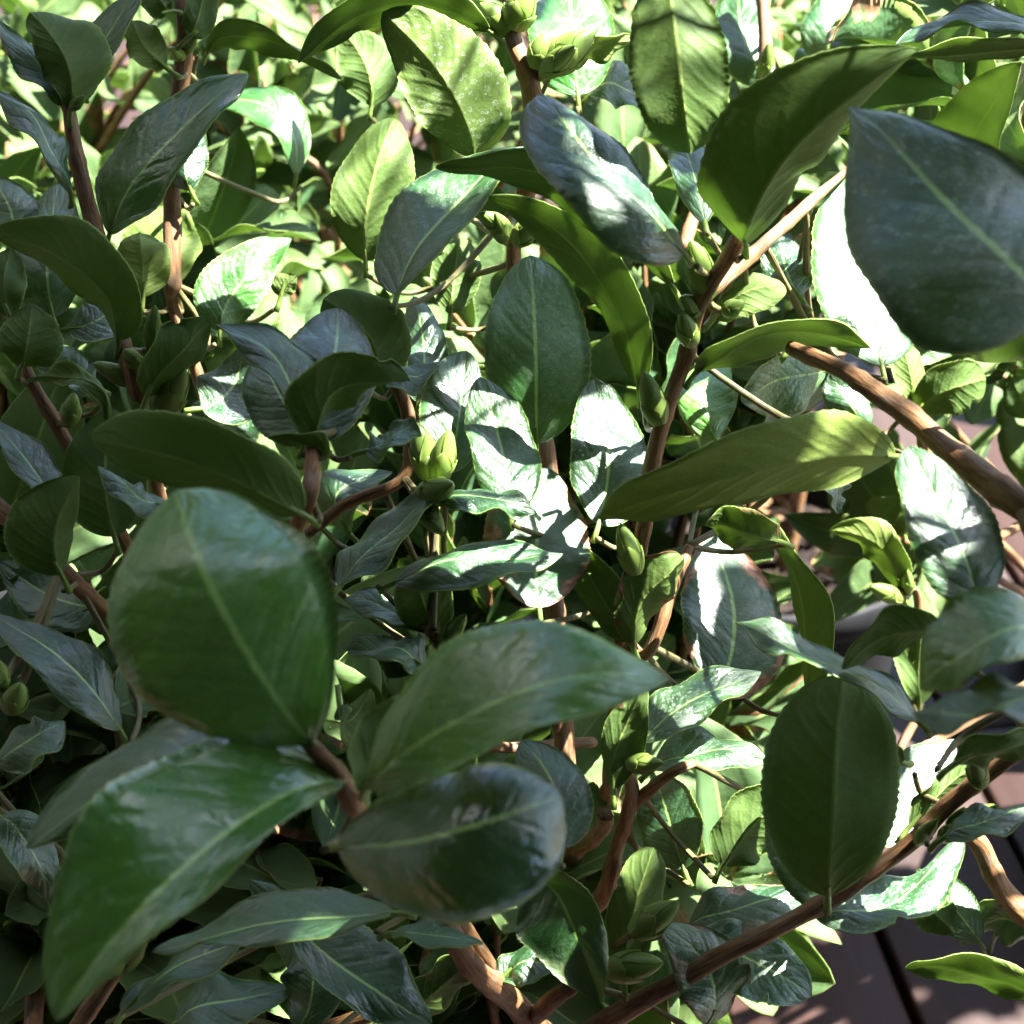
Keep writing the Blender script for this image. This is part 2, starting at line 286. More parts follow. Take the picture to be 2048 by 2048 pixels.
 ('L',1,(-1441,6213,8715),(-1533,6257,8966),(-1905,6427,9044),(-90,89,-120),(97,-11,112),{'prof': 'o','cup': 0.1}),
 ('L',-1,(-1850,6884,8462),(-1882,7064,8658),(-1897,7451,8803),(-160,40,-12),(136,52,-31),{'prof': 'o','gl': 1.0}),
 ('L',-1,(-2073,7230,8627),(-2073,7301,8738),(-2188,7478,8827),(-134,7,-45),(110,77,8),{}),
 ('L',1,(-1901,6515,8445),(-1868,6515,8537),(-1860,6638,8634),(-103,-16,31),(128,30,-45),{'prof': 'r'}),
 ('L',1,(-1968,6705,8554),(-1989,6773,8659),(-1995,6943,8738),(-70,27,-13),(75,27,-13),{'prof': 'r'}),
 ('L',1,(-1340,6101,8543),(-1249,6129,8677),(-1107,6249,8771),(-55,-14,70),(56,38,-89),{'prof': 'r','cup': 0.2}),
 ('L',-1,(-1208,7033,8324),(-1135,7161,8467),(-936,7434,8557),(-130,80,68),(79,34,-94),{'sp': 0.6,'yl': 0.6}),
 ('L',1,(-1545,7200,8399),(-1545,7273,8510),(-1575,7437,8580),(-128,25,-17),(116,30,-9),{'prof': 'r','yl': 0.6}),
 ('L',1,(-1517,7766,8169),(-1565,7870,8329),(-1535,8054,8428),(-208,27,-13),(162,27,-13),{'prof': 'o','yl': 0.5}),
 ('L',-1,(-712,5714,8589),(-642,5967,8722),(-637,6315,8798),(-205,61,21),(161,14,-52),{'prof': 'o','gl': 0.8}),
 ('L',-1,(-711,5603,8693),(-780,5669,8886),(-1006,5799,8995),(-34,-71,0),(71,144,1),{}),
 ('L',-1,(-707,5681,8630),(-810,5838,8688),(-898,6017,8781),(-116,-17,-63),(76,60,18),{'prof': 'o'}),
 ('L',1,(-671,5497,8714),(-574,5547,8883),(-344,5609,8887),(-51,-20,117),(30,53,-102),{'cup': 0.2}),
 ('L',1,(-531,6315,8504),(-531,6393,8625),(-716,6520,8728),(-121,-22,-71),(125,78,47),{'prof': 'r'}),
 ('L',1,(-648,5375,8709),(-638,5382,8756),(-801,5421,8780),(-23,16,-49),(21,-18,46),{}),
 ('L',-1,(-494,5522,8661),(-413,5542,8691),(-339,5629,8734),(-29,86,-14),(34,-74,-3),{}),
 ('L',-1,(-445,5956,8686),(-370,5966,8701),(-245,6085,8701),(-16,72,1),(18,-58,-16),{}),
 ('L',-1,(-371,6610,8225),(-354,6796,8364),(-406,7074,8462),(-108,32,-23),(94,38,-15),{'prof': 'o'}),
 ('L',-1,(-1284,6859,8058),(-1184,6948,8083),(-1126,7109,8222),(-119,92,32),(135,-82,-52),{'sp': 0.9}),
 ('L',-1,(-1412,6837,7840),(-1221,6962,7922),(-1095,7100,8023),(-97,107,55),(109,-99,-79),{'sp': 0.6}),
 ('L',1,(-1530,6219,8357),(-1619,6268,8523),(-1830,6306,8491),(-8,-42,-9),(13,58,16),{}),
 ('L',-1,(-1635,6557,8327),(-1740,6591,8379),(-1910,6748,8437),(-29,-84,-19),(39,101,28),{}),
 ('L',-1,(-1809,6949,8380),(-1679,6973,8416),(-1613,7110,8444),(-57,94,35),(53,-76,-44),{'sp': 0.8}),
 ('L',1,(-992,7380,8309),(-969,7405,8347),(-924,7430,8385),(-55,22,34),(36,-15,-23),{}),
 ('L',-1,(-1379,7628,8690),(-1401,7715,8824),(-1349,7897,8920),(-110,55,-7),(93,39,-32),{}),
 ('C',1,(-84,7221,9533),(-461,7226,9632),(-829,7154,9430),(8,37,-90),(-10,-36,110),{'sp': 0.3}),
 ('L',1,(-1401,8534,8984),(-1173,8481,9086),(-784,8465,8878),(19,-30,64),(-23,20,-80),{}),
 ('C',1,(-643,7646,8351),(-613,7721,8650),(-515,7989,8879),(-165,46,16),(183,7,-44),{'prof': 'o','yl': 0.2}),
 ('C',1,(-267,7430,8202),(-249,7520,8341),(-228,7702,8437),(-106,34,-2),(113,19,-25),{'prof': 'r'}),
 ('L',1,(-1452,7722,9203),(-1534,7768,9273),(-1609,7927,9334),(-62,-24,-36),(61,65,27),{'prof': 'r','yl': 0.5}),
 ('L',1,(-1434,7853,9404),(-1478,7877,9441),(-1564,8049,9522),(-64,-22,-34),(64,64,25),{'prof': 'r'}),
 ('L',1,(-1356,7792,9311),(-1312,7841,9385),(-1294,8037,9503),(-64,10,16),(66,28,-31),{'prof': 'r'}),
 ('L',-1,(-1070,8880,8232),(-1173,9034,8504),(-1544,9234,8483),(-57,-120,-39),(58,142,35),{'yl': 0.4}),
 ('C',1,(-679,8781,8629),(-704,8892,8800),(-841,9073,8895),(-142,-14,-58),(138,62,40),{}),
 ('C',-1,(282,7851,9034),(264,8136,9216),(262,8625,9345),(-195,23,-20),(186,36,0),{'prof': 'o','yl': 1.0}),
 ('C',1,(209,7722,9203),(338,7665,9298),(530,7792,9311),(-17,-29,48),(22,22,-58),{'yl': 0.6}),
 ('C',-1,(1276,9124,8608),(1159,9390,8787),(1186,9758,8941),(-149,28,-49),(136,66,10),{}),
 ('C',-1,(1615,9457,8569),(1671,9600,8771),(1874,9927,8888),(-138,97,39),(166,-83,-55),{}),
 ('C',-1,(1454,9620,8452),(1617,9661,8552),(1759,9912,8608),(-66,93,52),(75,-88,-62),{'yl': 0.5}),
 ('R',1,(2123,7191,9487),(1774,7174,9461),(1451,7225,9447),(23,69,-58),(-21,-53,65),{}),
 ('R',-1,(2123,7214,9521),(1779,7261,9557),(1496,7240,9470),(-18,-92,6),(21,127,12),{}),
 ('R',-1,(2356,9067,8519),(2198,9196,8718),(1955,9300,8695),(-46,-88,-25),(53,110,22),{'yl': 0.4}),
 ('C',-1,(707,6448,9077),(675,6838,9163),(638,7170,9160),(-74,14,-33),(79,42,10),{}),
 ('C',-1,(340,8138,8925),(481,8164,8965),(630,8195,8829),(26,107,55),(-25,-88,-62),{}),
 ('R',-1,(1450,4772,8553),(1370,4926,8715),(1278,5273,8828),(-128,-86,-4),(143,90,10),{'prof': 'o','gl': 0.5,'cup': -0.06}),
 ('R',-1,(1364,3863,9136),(1153,3732,9209),(1013,3744,9044),(18,-79,-30),(-21,161,27),{'prof': 'o','gl': 1.2,'yl': 0.5}),
 ('R',-1,(1332,3594,9089),(1141,3566,9137),(965,3594,9089),(-23,-94,21),(25,110,-14),{'sp': 0.2}),
 ('E',1,(1860,7638,7604),(1989,7600,7729),(2178,7714,7721),(-53,32,104),(62,-19,-121),{'prof': 'r','yl': 0.3}),
 ('E',1,(1846,7654,7629),(1821,7747,7772),(1788,7929,7869),(-71,-9,-14),(77,52,-11),{'yl': 0.4}),
 ('E',-1,(1733,7991,7781),(1883,7978,7760),(2157,7978,7760),(18,99,43),(-14,-90,-65),{'yl': 0.5}),
 ('E',1,(1845,7339,6776),(1701,7378,7020),(1496,7502,7027),(-30,38,-89),(57,8,85),{'yl': 0.3}),
 ('E',1,(1963,7210,6210),(1963,7377,6467),(1997,7597,6623),(-118,18,-10),(132,14,-14),{'yl': 0.2}),
 ('R',1,(2089,5249,6311),(1806,5275,6445),(1544,5315,6414),(2,14,-106),(-4,-19,100),{}),
 ('E',-1,(1962,5725,6128),(1829,5822,6277),(1738,6042,6248),(-75,-10,-89),(85,65,26),{}),
 ('E',1,(1851,5750,6165),(1762,5798,6239),(1670,5992,6172),(-47,-9,-87),(64,67,29),{}),
 ('R',-1,(2273,5725,6128),(2073,5774,6202),(1942,5821,6092),(7,3,-125),(-1,18,119),{}),
 ('C',-1,(1252,6679,8331),(1039,6508,8379),(886,6402,8344),(56,16,-141),(-43,-2,107),{'sp': 1.0,'yl': 0.4}),
 ('C',-1,(788,6358,8204),(756,6533,8317),(860,6764,8333),(-103,43,-8),(128,26,-33),{'prof': 'o','yl': 0.8}),
 ('C',1,(756,6347,8738),(849,6345,8826),(1012,6412,8837),(-26,62,40),(28,-75,-42),{'prof': 'r','yl': 0.8}),
 ('C',-1,(1132,6750,8624),(1081,6891,8694),(1085,7142,8750),(-87,21,-40),(107,53,8),{'sp': 0.9}),
 ('E',-1,(1608,7402,7608),(1489,7506,7768),(1458,7646,7800),(-76,9,-60),(89,61,21),{}),
 ('C',1,(1007,5980,7988),(855,5918,8077),(717,5929,8093),(-7,14,-88),(9,-8,98),{'br': 0.3}),
 ('C',-1,(1236,6132,8223),(1216,6078,8139),(1236,6036,8075),(43,34,-21),(-43,-34,21),{}),
 ('R',-1,(1344,5063,7677),(1252,5102,7739),(1104,5271,7815),(-24,13,-54),(24,-13,54),{}),
 ('R',1,(1388,4602,8070),(1555,4639,8126),(1733,4707,8048),(-8,27,41),(29,35,-93),{}),
 ('R',-1,(1445,4774,7600),(1587,4808,7652),(1792,4907,7622),(6,82,-20),(7,-69,-14),{}),
 ('R',1,(1392,5018,7425),(1532,5099,7550),(1687,5236,7578),(-30,52,7),(72,13,-90),{}),
]
BRANCHES = [
 ('C','trunk',[(300,8000,2000,80),(300,8000,3400,75),(320,7700,4600,70),(249,5943,6463,47),(206,6038,7069,39),(176,6308,7483,37),(152,6783,7848,33),(54,7148,8226,34),(4,7297,8548,33),(41,7209,8779,37),(82,7185,9109,38),(70,7167,9357,39),(-2,7262,9504,35),(19,7453,9706,29)]),
 ('C','branch',[(300,8000,3400,70),(500,7800,5000,60),(396,5898,6852,32),(429,5933,7550,31),(497,6001,8022,30),(532,6015,8409,30),(620,6085,8701,30),(663,6060,8938,30),(789,6009,9227,27),(923,6169,9382,18)]),
 ('C','branch',[(687,6120,8939,25),(901,6395,8995,25),(1107,6665,9044,22),(1302,6928,9082,14)]),
 ('R','trunk',[(7200,8000,1900,90),(7000,7900,4200,80),(5000,6600,6400,65),(2233,4686,8383,51),(1839,4901,8622,50),(1608,5042,8748,50),(1486,5280,8747,45),(1339,5538,8776,39),(1161,5796,8806,33),(989,6023,8789,25)]),
 ('C','branch',[(460,5922,7532,23),(528,5871,7545,24),(620,6010,7759,27),(686,6135,7859,18)]),
 ('R','branch',[(7000,7900,4200,80),(4600,6200,6000,65),(1912,4937,8035,31),(1712,4933,7846,28),(1516,4955,7604,30),(1373,4945,7405,31),(1075,4900,7152,33),(762,4846,6977,32),(416,4878,6658,39),(172,5072,6224,37)]),
 ('C','branch',[(300,8100,3000,80),(164,5508,5793,55),(-12,5039,6539,48),(-153,4831,6953,42),(-249,4788,7255,35),(-274,4777,7329,33)]),
 ('C','branch',[(70,5134,6318,37),(156,4969,6615,33),(231,4927,6735,25)]),
 ('C','branch',[(300,8000,4000,60),(364,5822,6277,38),(417,5609,6774,29),(451,5457,7184,28),(416,5369,7416,21)]),
 ('C','branch',[(458,5511,7083,26),(575,5346,7380,21),(668,5369,7416,14)]),
 ('C','branch',[(249,5943,6463,33),(306,5695,6723,32),(351,5505,6981,33),(352,5419,7125,30)]),
 ('C','branch',[(-12,5179,6387,41),(-231,4803,7278,26),(-375,4111,8232,27),(-416,3880,8519,27),(-466,3824,8708,25),(-554,3815,8841,16)]),
 ('C','branch',[(-157,4973,6805,39),(-423,5173,6379,35),(-856,5232,6103,30)]),
 ('L','trunk',[(-2700,8600,2000,80),(-2600,8700,3600,70),(-1553,7069,6728,37),(-1463,6619,7872,32),(-1381,6187,8399,32),(-1436,6260,8695,27),(-1582,6715,8845,35),(-1664,6882,9102,31),(-1715,7037,9341,24),(-1745,7093,9427,14)]),
 ('L','branch',[(-1553,7069,6728,37),(-1303,7298,7448,36),(-1482,7522,8160,26),(-1476,7520,8341,39),(-1469,7796,8766,37),(-1413,7938,9167,39),(-1384,7927,9334,36),(-1447,8173,9530,36)]),
 ('L','branch',[(-1553,7069,6728,37),(-1556,6420,7198,31),(-1604,6047,7632,31),(-1730,5936,7921,32),(-2017,6162,8085,34)]),
 ('L','branch',[(-1553,7069,6728,32),(-1658,6549,7763,26),(-1806,6590,8102,28),(-1952,6702,8366,27),(-2042,6930,8534,23)]),
 ('L','branch',[(-1553,7069,6728,29),(-983,6243,7659,25),(-673,5205,8632,29),(-652,5323,8721,28),(-671,5504,8724,18)]),
 ('L','branch',[(-1008,6407,7545,24),(-669,6213,7980,23),(-420,6238,8110,24),(-400,6360,8298,27),(-451,6437,8418,22)]),
 ('C','branch',[(342,6185,6835,24),(-139,5876,7093,23),(-280,5700,7650,26),(-297,5714,7763,24)]),
 ('L','branch',[(-2600,8700,3400,70),(-2400,7400,5000,60),(-1709,4599,6597,28),(-1449,4435,7079,28),(-1313,4456,7295,31)]),
 ('E','trunk',[(6200,12500,1900,60),(6000,12200,3600,50),(4600,10000,5200,40),(2093,7344,5867,21),(2005,7366,6084,21),(1929,7406,6697,20),(1858,7345,6786,15)]),
 ('E','branch',[(6000,12200,3600,50),(4200,10200,5800,35),(2240,8095,6471,24),(1945,7706,7341,25),(1871,7678,7573,22),(1802,7778,7728,15)]),
 ('E','branch',[(6000,12200,3600,50),(4800,9000,5000,50),(2496,5852,5772,51),(2206,5762,6184,49),(2025,5773,6385,46),(1902,5806,6619,39),(1783,5842,6674,22)]),
 ('C','branch',[(809,8223,8137,30),(975,8787,8271,29),(1223,9014,8621,34),(1249,9354,8961,32),(1236,9569,9108,27)]),
 ('R','branch',[(5000,6600,6400,50),(4200,6400,8800,40),(1731,4972,9375,22),(1513,4746,9577,16)]),
 ('R','branch',[(1608,5042,8748,33),(1591,4566,8749,23),(1427,4020,9010,14)]),
 ('R','branch',[(1619,4648,8691,19),(1433,3833,8905,12)]),
 ('R','branch',[(1648,4729,8633,19),(1433,4573,8668,13)]),
 ('R','branch',[(5000,6600,6400,50),(4200,7200,8500,40),(2411,7539,9287,26),(2116,7234,9461,14)]),
 ('R','branch',[(2472,7732,9218,22),(2480,9718,8603,19),(2258,9589,8406,19),(2120,9499,8266,17)]),
 ('C','twig',[(-421,3865,8548,12),(-463,3887,8428,11),(-504,3780,8471,10)]),
 ('C','twig',[(-393,4017,8353,12),(-444,4227,8268,11),(-495,4193,8423,10)]),
 ('C','twig',[(152,6783,7848,12),(125,6811,7789,11),(98,6527,8014,10)]),
 ('C','twig',[(84,7181,9145,12),(-24,7227,8960,11),(-131,6945,9067,10)]),
 ('C','twig',[(52,7198,8857,14),(-198,6979,8638,12),(-344,6647,8666,11),(-448,6258,8827,10)]),
 ('C','twig',[(703,6141,8943,12),(665,6254,8827,11),(626,6214,8889,10)]),
 ('C','twig',[(541,6021,8450,12),(526,6422,8220,11),(511,6412,8336,10)]),
 ('C','twig',[(772,6005,9197,12),(692,6044,9069,11),(612,5760,9232,10)]),
 ('C','twig',[(789,6009,9227,12),(781,6024,9127,11),(774,5879,9211,10)]),
 ('C','twig',[(923,6169,9382,14),(716,6547,9530,12),(609,6596,9788,11),(509,6422,10086,10)]),
 ('R','twig',[(1513,4746,9577,12),(1489,4754,9502,11),(1465,4496,9680,10)]),
 ('R','twig',[(1943,5102,9333,12),(1805,5511,9178,11),(1667,5465,9399,10)]),
 ('C','twig',[(927,6429,9002,14),(1145,6522,8601,12),(1259,6340,8536,11),(1363,6111,8607,10)]),
 ('C','twig',[(843,6320,8980,12),(912,6439,8669,11),(981,6188,8676,10)]),
 ('C','twig',[(627,6087,8733,14),(995,6109,8453,12),(1220,5961,8461,11),(1362,5628,8580,10)]),
 ('C','twig',[(490,5995,7968,12),(408,6126,7852,11),(326,6060,7945,10)]),
 ('C','twig',[(507,6007,8127,14),(256,6198,7919,12),(137,6065,7953,11),(5,5886,8119,10)]),
 ('C','twig',[(-297,5714,7763,14),(-272,6185,7738,12),(-267,6194,7860,11),(-247,6153,8119,10)]),
 ('C','twig',[(454,5959,7747,12),(279,6045,7596,11),(105,5725,7788,10)]),
 ('C','twig',[(-297,5714,7763,12),(-317,6056,7785,11),(-337,5903,8208,10)]),
 ('C','twig',[(-297,5714,7763,12),(-395,5849,7737,11),(-492,5730,7954,10)]),
 ('C','twig',[(528,5871,7545,12),(489,5892,7477,11),(449,5787,7570,10)]),
 ('C','twig',[(518,5869,7534,12),(658,6148,7174,11),(799,5968,7193,10)]),
 ('C','twig',[(539,5879,7563,14),(862,6159,7159,12),(1028,6099,7069,11),(1185,5936,7161,10)]),
 ('R','twig',[(1655,4842,8129,12),(1508,4987,7938,11),(1362,4781,8055,10)]),
 ('R','twig',[(1655,4842,8129,12),(1542,5092,8070,11),(1429,4972,8332,10)]),
 ('R','twig',[(1194,4919,7244,12),(1127,4962,7158,11),(1059,4657,7377,10)]),
 ('R','twig',[(1114,4906,7180,12),(1189,5140,6927,11),(1264,5080,6944,10)]),
 ('C','twig',[(668,5369,7416,14),(988,5594,7015,12),(1117,5484,6963,11),(1308,5315,7021,10)]),
 ('C','twig',[(494,5453,7184,12),(621,5548,6905,11),(748,5252,6959,10)]),
 ('C','twig',[(231,4927,6735,12),(466,5096,6481,11),(702,4762,6634,10)]),
 ('C','twig',[(231,4927,6735,12),(424,5239,6598,11),(617,5076,6850,10)]),
 ('C','twig',[(440,5525,6996,12),(523,5571,6700,11),(606,5144,6793,10)]),
 ('C','twig',[(-231,4803,7278,12),(-120,5009,7181,11),(-10,4927,7351,10)]),
 ('C','twig',[(231,4927,6735,12),(316,4988,6644,11),(400,4843,6767,10)]),
 ('C','twig',[(428,5565,6887,12),(555,5622,6703,11),(681,5403,6778,10)]),
 ('C','twig',[(416,5369,7416,12),(390,5358,7298,11),(364,5208,7351,10)]),
 ('C','twig',[(-314,4448,7793,12),(-314,4479,7646,11),(-314,4344,7687,10)]),
 ('C','twig',[(-274,4777,7329,12),(-533,5024,7086,11),(-792,4780,7243,10)]),
 ('C','twig',[(-263,5069,6609,12),(-370,5123,6469,11),(-477,4853,6620,10)]),
 ('C','twig',[(-295,4546,7660,12),(-64,4784,7478,11),(167,4555,7677,10)]),
 ('C','twig',[(-253,4729,7399,12),(-355,4776,7251,11),(-458,4615,7319,10)]),
 ('C','twig',[(-230,5039,6670,12),(-340,5068,6533,11),(-451,4860,6631,10)]),
 ('C','twig',[(-821,5229,6123,14),(-1038,5216,6234,12),(-1192,5013,6432,11),(-1255,4699,6751,10)]),
 ('C','twig',[(-263,5069,6609,14),(-523,5116,6447,12),(-668,4930,6485,11),(-783,4661,6691,10)]),
 ('C','twig',[(-295,4546,7660,14),(-804,4667,7246,12),(-1096,4517,7181,11),(-1312,4284,7239,10)]),
 ('L','twig',[(-646,5152,8718,12),(-623,5162,8624,11),(-599,4955,8750,10)]),
 ('L','twig',[(-756,5519,8330,12),(-950,5770,8178,11),(-1144,5579,8394,10)]),
 ('L','twig',[(-1685,5934,7861,12),(-1587,6066,7788,11),(-1490,5956,7952,10)]),
 ('L','twig',[(-1730,5936,7921,12),(-1665,5962,7808,11),(-1600,5564,8051,10)]),
 ('L','twig',[(-1797,5974,7975,12),(-1735,6077,7918,11),(-1673,6018,8046,10)]),
 ('L','twig',[(-1652,5954,7794,14),(-1504,5860,7494,12),(-1399,5613,7466,11),(-1356,5262,7600,10)]),
 ('L','twig',[(-1313,4456,7295,14),(-1574,5010,7265,12),(-1746,5100,7381,11),(-1836,5060,7642,10)]),
 ('L','twig',[(-724,5389,8450,14),(-668,5467,8029,12),(-668,5345,8013,11),(-612,5043,8014,10)]),
 ('L','twig',[(-793,5665,8198,12),(-722,5712,8008,11),(-651,5518,8055,10)]),
 ('L','twig',[(-835,5819,8060,14),(-544,5940,7662,12),(-357,5816,7595,11),(-253,5558,7672,10)]),
 ('L','twig',[(-493,6212,8070,14),(-365,6247,7672,12),(-257,6069,7614,11),(-238,5780,7681,10)]),
 ('L','twig',[(-756,6251,7883,12),(-693,6354,7714,11),(-631,6292,7734,10)]),
 ('L','twig',[(-1567,6249,7370,12),(-1600,6276,7186,11),(-1632,6081,7226,10)]),
 ('L','twig',[(-1313,4456,7295,14),(-1562,4973,7224,12),(-1722,5066,7378,11),(-1811,4986,7559,10)]),
 ('L','twig',[(-1729,7068,9388,12),(-1716,7205,9233,11),(-1703,7183,9261,10)]),
 ('L','twig',[(-2006,6823,8467,12),(-1925,6918,8348,11),(-1843,6843,8418,10)]),
 ('L','twig',[(-2042,6930,8534,12),(-2058,7222,8412,11),(-2073,7197,8577,10)]),
 ('L','twig',[(-1937,6682,8339,12),(-1929,6700,8258,11),(-1921,6515,8388,10)]),
 ('L','twig',[(-1994,6789,8444,12),(-1976,6802,8388,11),(-1959,6673,8504,10)]),
 ('L','twig',[(-1478,7509,8310,14),(-1353,7503,8093,12),(-1309,7285,8109,11),(-1229,6995,8282,10)]),
 ('L','twig',[(-1478,7509,8310,12),(-1511,7503,8182,11),(-1545,7167,8348,10)]),
 ('L','twig',[(-1490,7531,8206,12),(-1497,7753,8045,11),(-1503,7734,8120,10)]),
 ('L','twig',[(-671,5504,8724,12),(-699,5711,8520,11),(-726,5662,8561,10)]),
 ('L','twig',[(-671,5504,8724,12),(-681,5600,8605,11),(-691,5584,8639,10)]),
 ('L','twig',[(-671,5504,8724,12),(-673,5671,8561,11),(-675,5633,8612,10)]),
 ('L','twig',[(-451,6437,8418,12),(-491,6446,8340,11),(-531,6282,8454,10)]),
 ('L','twig',[(-671,5504,8724,12),(-610,5602,8581,11),(-549,5509,8641,10)]),
 ('L','twig',[(-671,5504,8724,14),(-587,5977,8495,12),(-594,6023,8531,11),(-503,5948,8673,10)]),
 ('L','twig',[(-416,6396,8353,12),(-396,6607,8148,11),(-376,6563,8189,10)]),
 ('L','twig',[(-1463,6619,7872,12),(-1396,6897,7804,11),(-1329,6821,8046,10)]),
 ('L','twig',[(-1467,6667,7772,12),(-1463,6833,7693,11),(-1459,6807,7820,10)]),
 ('L','twig',[(-1384,6216,8348,12),(-1444,6284,8239,11),(-1503,6204,8305,10)]),
 ('L','twig',[(-1844,6611,8176,12),(-1714,6708,8113,11),(-1584,6541,8301,10)]),
 ('L','twig',[(-2006,6823,8467,12),(-1936,7007,8294,11),(-1866,6939,8364,10)]),
 ('L','twig',[(-1478,7509,8310,14),(-1248,7681,8083,12),(-1156,7559,8092,11),(-1019,7351,8264,10)]),
 ('L','twig',[(-1474,7730,8655,12),(-1422,7736,8561,11),(-1370,7596,8640,10)]),
 ('L','twig',[(-1419,7928,9128,14),(-1437,8489,8841,12),(-1491,8596,8838,11),(-1455,8547,8961,10)]),
 ('C','twig',[(6,7291,8512,14),(-322,7713,8199,12),(-490,7728,8155,11),(-649,7632,8294,10)]),
 ('C','twig',[(28,7230,8355,12),(-123,7509,8087,11),(-274,7398,8152,10)]),
 ('L','twig',[(-1387,7919,9279,12),(-1398,7920,9111,11),(-1410,7699,9167,10)]),
 ('L','twig',[(-1469,7796,8766,14),(-1260,8576,8270,12),(-1140,8758,8141,11),(-1051,8852,8182,10)]),
 ('C','twig',[(5,7297,8580,14),(-333,8274,8376,12),(-496,8551,8392,11),(-671,8748,8579,10)]),
 ('C','twig',[(76,7189,9030,14),(180,7746,8812,12),(236,7798,8836,11),(285,7800,9001,10)]),
 ('C','twig',[(84,7181,9145,14),(123,7713,8954,12),(106,7812,8990,11),(163,7742,9169,10)]),
 ('C','twig',[(1253,9185,8804,14),(1427,9556,8459,12),(1503,9528,8407,11),(1602,9423,8521,10)]),
 ('C','twig',[(1252,9231,8848,14),(1328,9671,8432,12),(1324,9695,8357,11),(1404,9607,8422,10)]),
 ('R','twig',[(2494,9041,8830,12),(2442,9212,8502,11),(2390,9040,8477,10)]),
 ('C','twig',[(873,6359,8988,12),(792,6479,8918,11),(712,6390,9064,10)]),
 ('C','twig',[(809,8223,8137,14),(546,8427,8320,12),(367,8336,8558,11),(283,8128,8909,10)]),
 ('R','twig',[(1540,4651,8651,12),(1505,4783,8482,11),(1471,4734,8512,10)]),
 ('R','twig',[(1427,4020,9010,12),(1420,4063,8956,11),(1412,3894,9119,10)]),
 ('R','twig',[(1433,3833,8905,12),(1411,3878,8846,11),(1390,3603,9075,10)]),
 ('E','twig',[(1802,7778,7728,12),(1738,8003,7643,11),(1674,7997,7789,10)]),
 ('E','twig',[(1985,7378,6222,12),(1974,7363,6095,11),(1963,7177,6160,10)]),
 ('R','twig',[(2751,5299,7425,14),(2447,5523,6652,12),(2340,5446,6404,11),(2143,5243,6286,10)]),
 ('E','twig',[(2128,5758,6273,12),(2063,5840,6067,11),(1998,5699,6087,10)]),
 ('E','twig',[(2064,5766,6337,12),(1979,5884,6104,11),(1893,5726,6129,10)]),
 ('R','twig',[(3119,5463,7142,14),(2723,5839,6421,12),(2571,5832,6204,11),(2328,5712,6107,10)]),
 ('C','twig',[(1107,6665,9044,14),(1203,6942,8479,12),(1289,6927,8348,11),(1298,6716,8321,10)]),
 ('C','twig',[(686,6135,7859,12),(742,6435,7837,11),(798,6308,8172,10)]),
 ('C','twig',[(812,6280,8972,12),(763,6440,8712,11),(713,6348,8696,10)]),
 ('C','twig',[(1133,6700,9049,12),(1142,6915,8644,11),(1150,6699,8598,10)]),
 ('E','twig',[(1862,7685,7597,12),(1751,7721,7417,11),(1640,7375,7566,10)]),
 ('C','twig',[(686,6135,7859,12),(871,6258,7746,11),(1056,6000,7960,10)]),
 ('C','twig',[(686,6135,7859,14),(967,6401,7862,12),(1117,6376,8065,11),(1248,6164,8272,10)]),
 ('R','twig',[(1496,4955,7577,12),(1444,5105,7502,11),(1391,5042,7646,10)]),
 ('R','twig',[(1655,4842,8129,12),(1494,4899,7932,11),(1333,4590,8052,10)]),
 ('R','twig',[(1496,4955,7577,12),(1443,4954,7476,11),(1390,4761,7580,10)]),
 ('C','twig',[(63,7173,9380,17),(97,7207,9362,15),(131,7141,9409,13)]),
 ('C','twig',[(70,7167,9357,17),(96,7189,9345,15),(121,7110,9399,13)]),
 ('C','twig',[(52,7198,8857,17),(20,7069,8823,15),(-12,6840,8854,13)]),
 ('C','twig',[(52,7198,8857,17),(35,7038,8820,15),(18,6778,8850,13)]),
 ('C','twig',[(52,7198,8857,17),(10,7061,8810,15),(-33,6823,8828,13)]),
 ('C','twig',[(687,6120,8939,17),(720,6155,8882,15),(753,6089,8891,13)]),
 ('L','twig',[(-1423,6229,8667,17),(-1382,6306,8620,15),(-1341,6283,8639,13)]),
 ('C','twig',[(-297,5714,7763,17),(-298,5939,7952,15),(-300,6062,8207,13)]),
 ('C','twig',[(-297,5714,7763,17),(-288,5926,7960,15),(-279,6037,8223,13)]),
 ('L','twig',[(-420,6238,8110,17),(-378,6160,8110,15),(-337,5982,8176,13)]),
 ('L','twig',[(-420,6238,8110,17),(-383,6155,8102,15),(-347,5972,8159,13)]),
 ('C','twig',[(416,5369,7416,17),(417,5380,7414,15),(419,5291,7478,13)]),
 ('C','twig',[(231,4927,6735,17),(284,4922,6799,15),(338,4815,6929,13)]),
 ('C','twig',[(231,4927,6735,17),(332,4957,6855,15),(432,4887,7040,13)]),
 ('L','twig',[(-1313,4456,7295,17),(-1302,4471,7300,15),(-1292,4386,7370,13)]),
 ('L','twig',[(-1313,4456,7295,17),(-1294,4474,7303,15),(-1275,4390,7377,13)]),
 ('L','twig',[(-1313,4456,7295,17),(-1306,4469,7296,15),(-1300,4381,7362,13)]),
 ('C','twig',[(482,5988,7915,17),(473,5981,7883,15),(464,5873,7916,13)]),
 ('L','twig',[(-1825,6600,8140,17),(-1771,6546,8165,15),(-1716,6392,8255,13)]),
 ('L','twig',[(-1706,5932,7892,17),(-1719,5597,7829,15),(-1732,5162,7831,13)]),
 ('L','twig',[(-1706,5932,7892,17),(-1737,5617,7860,15),(-1769,5202,7892,13)]),
]
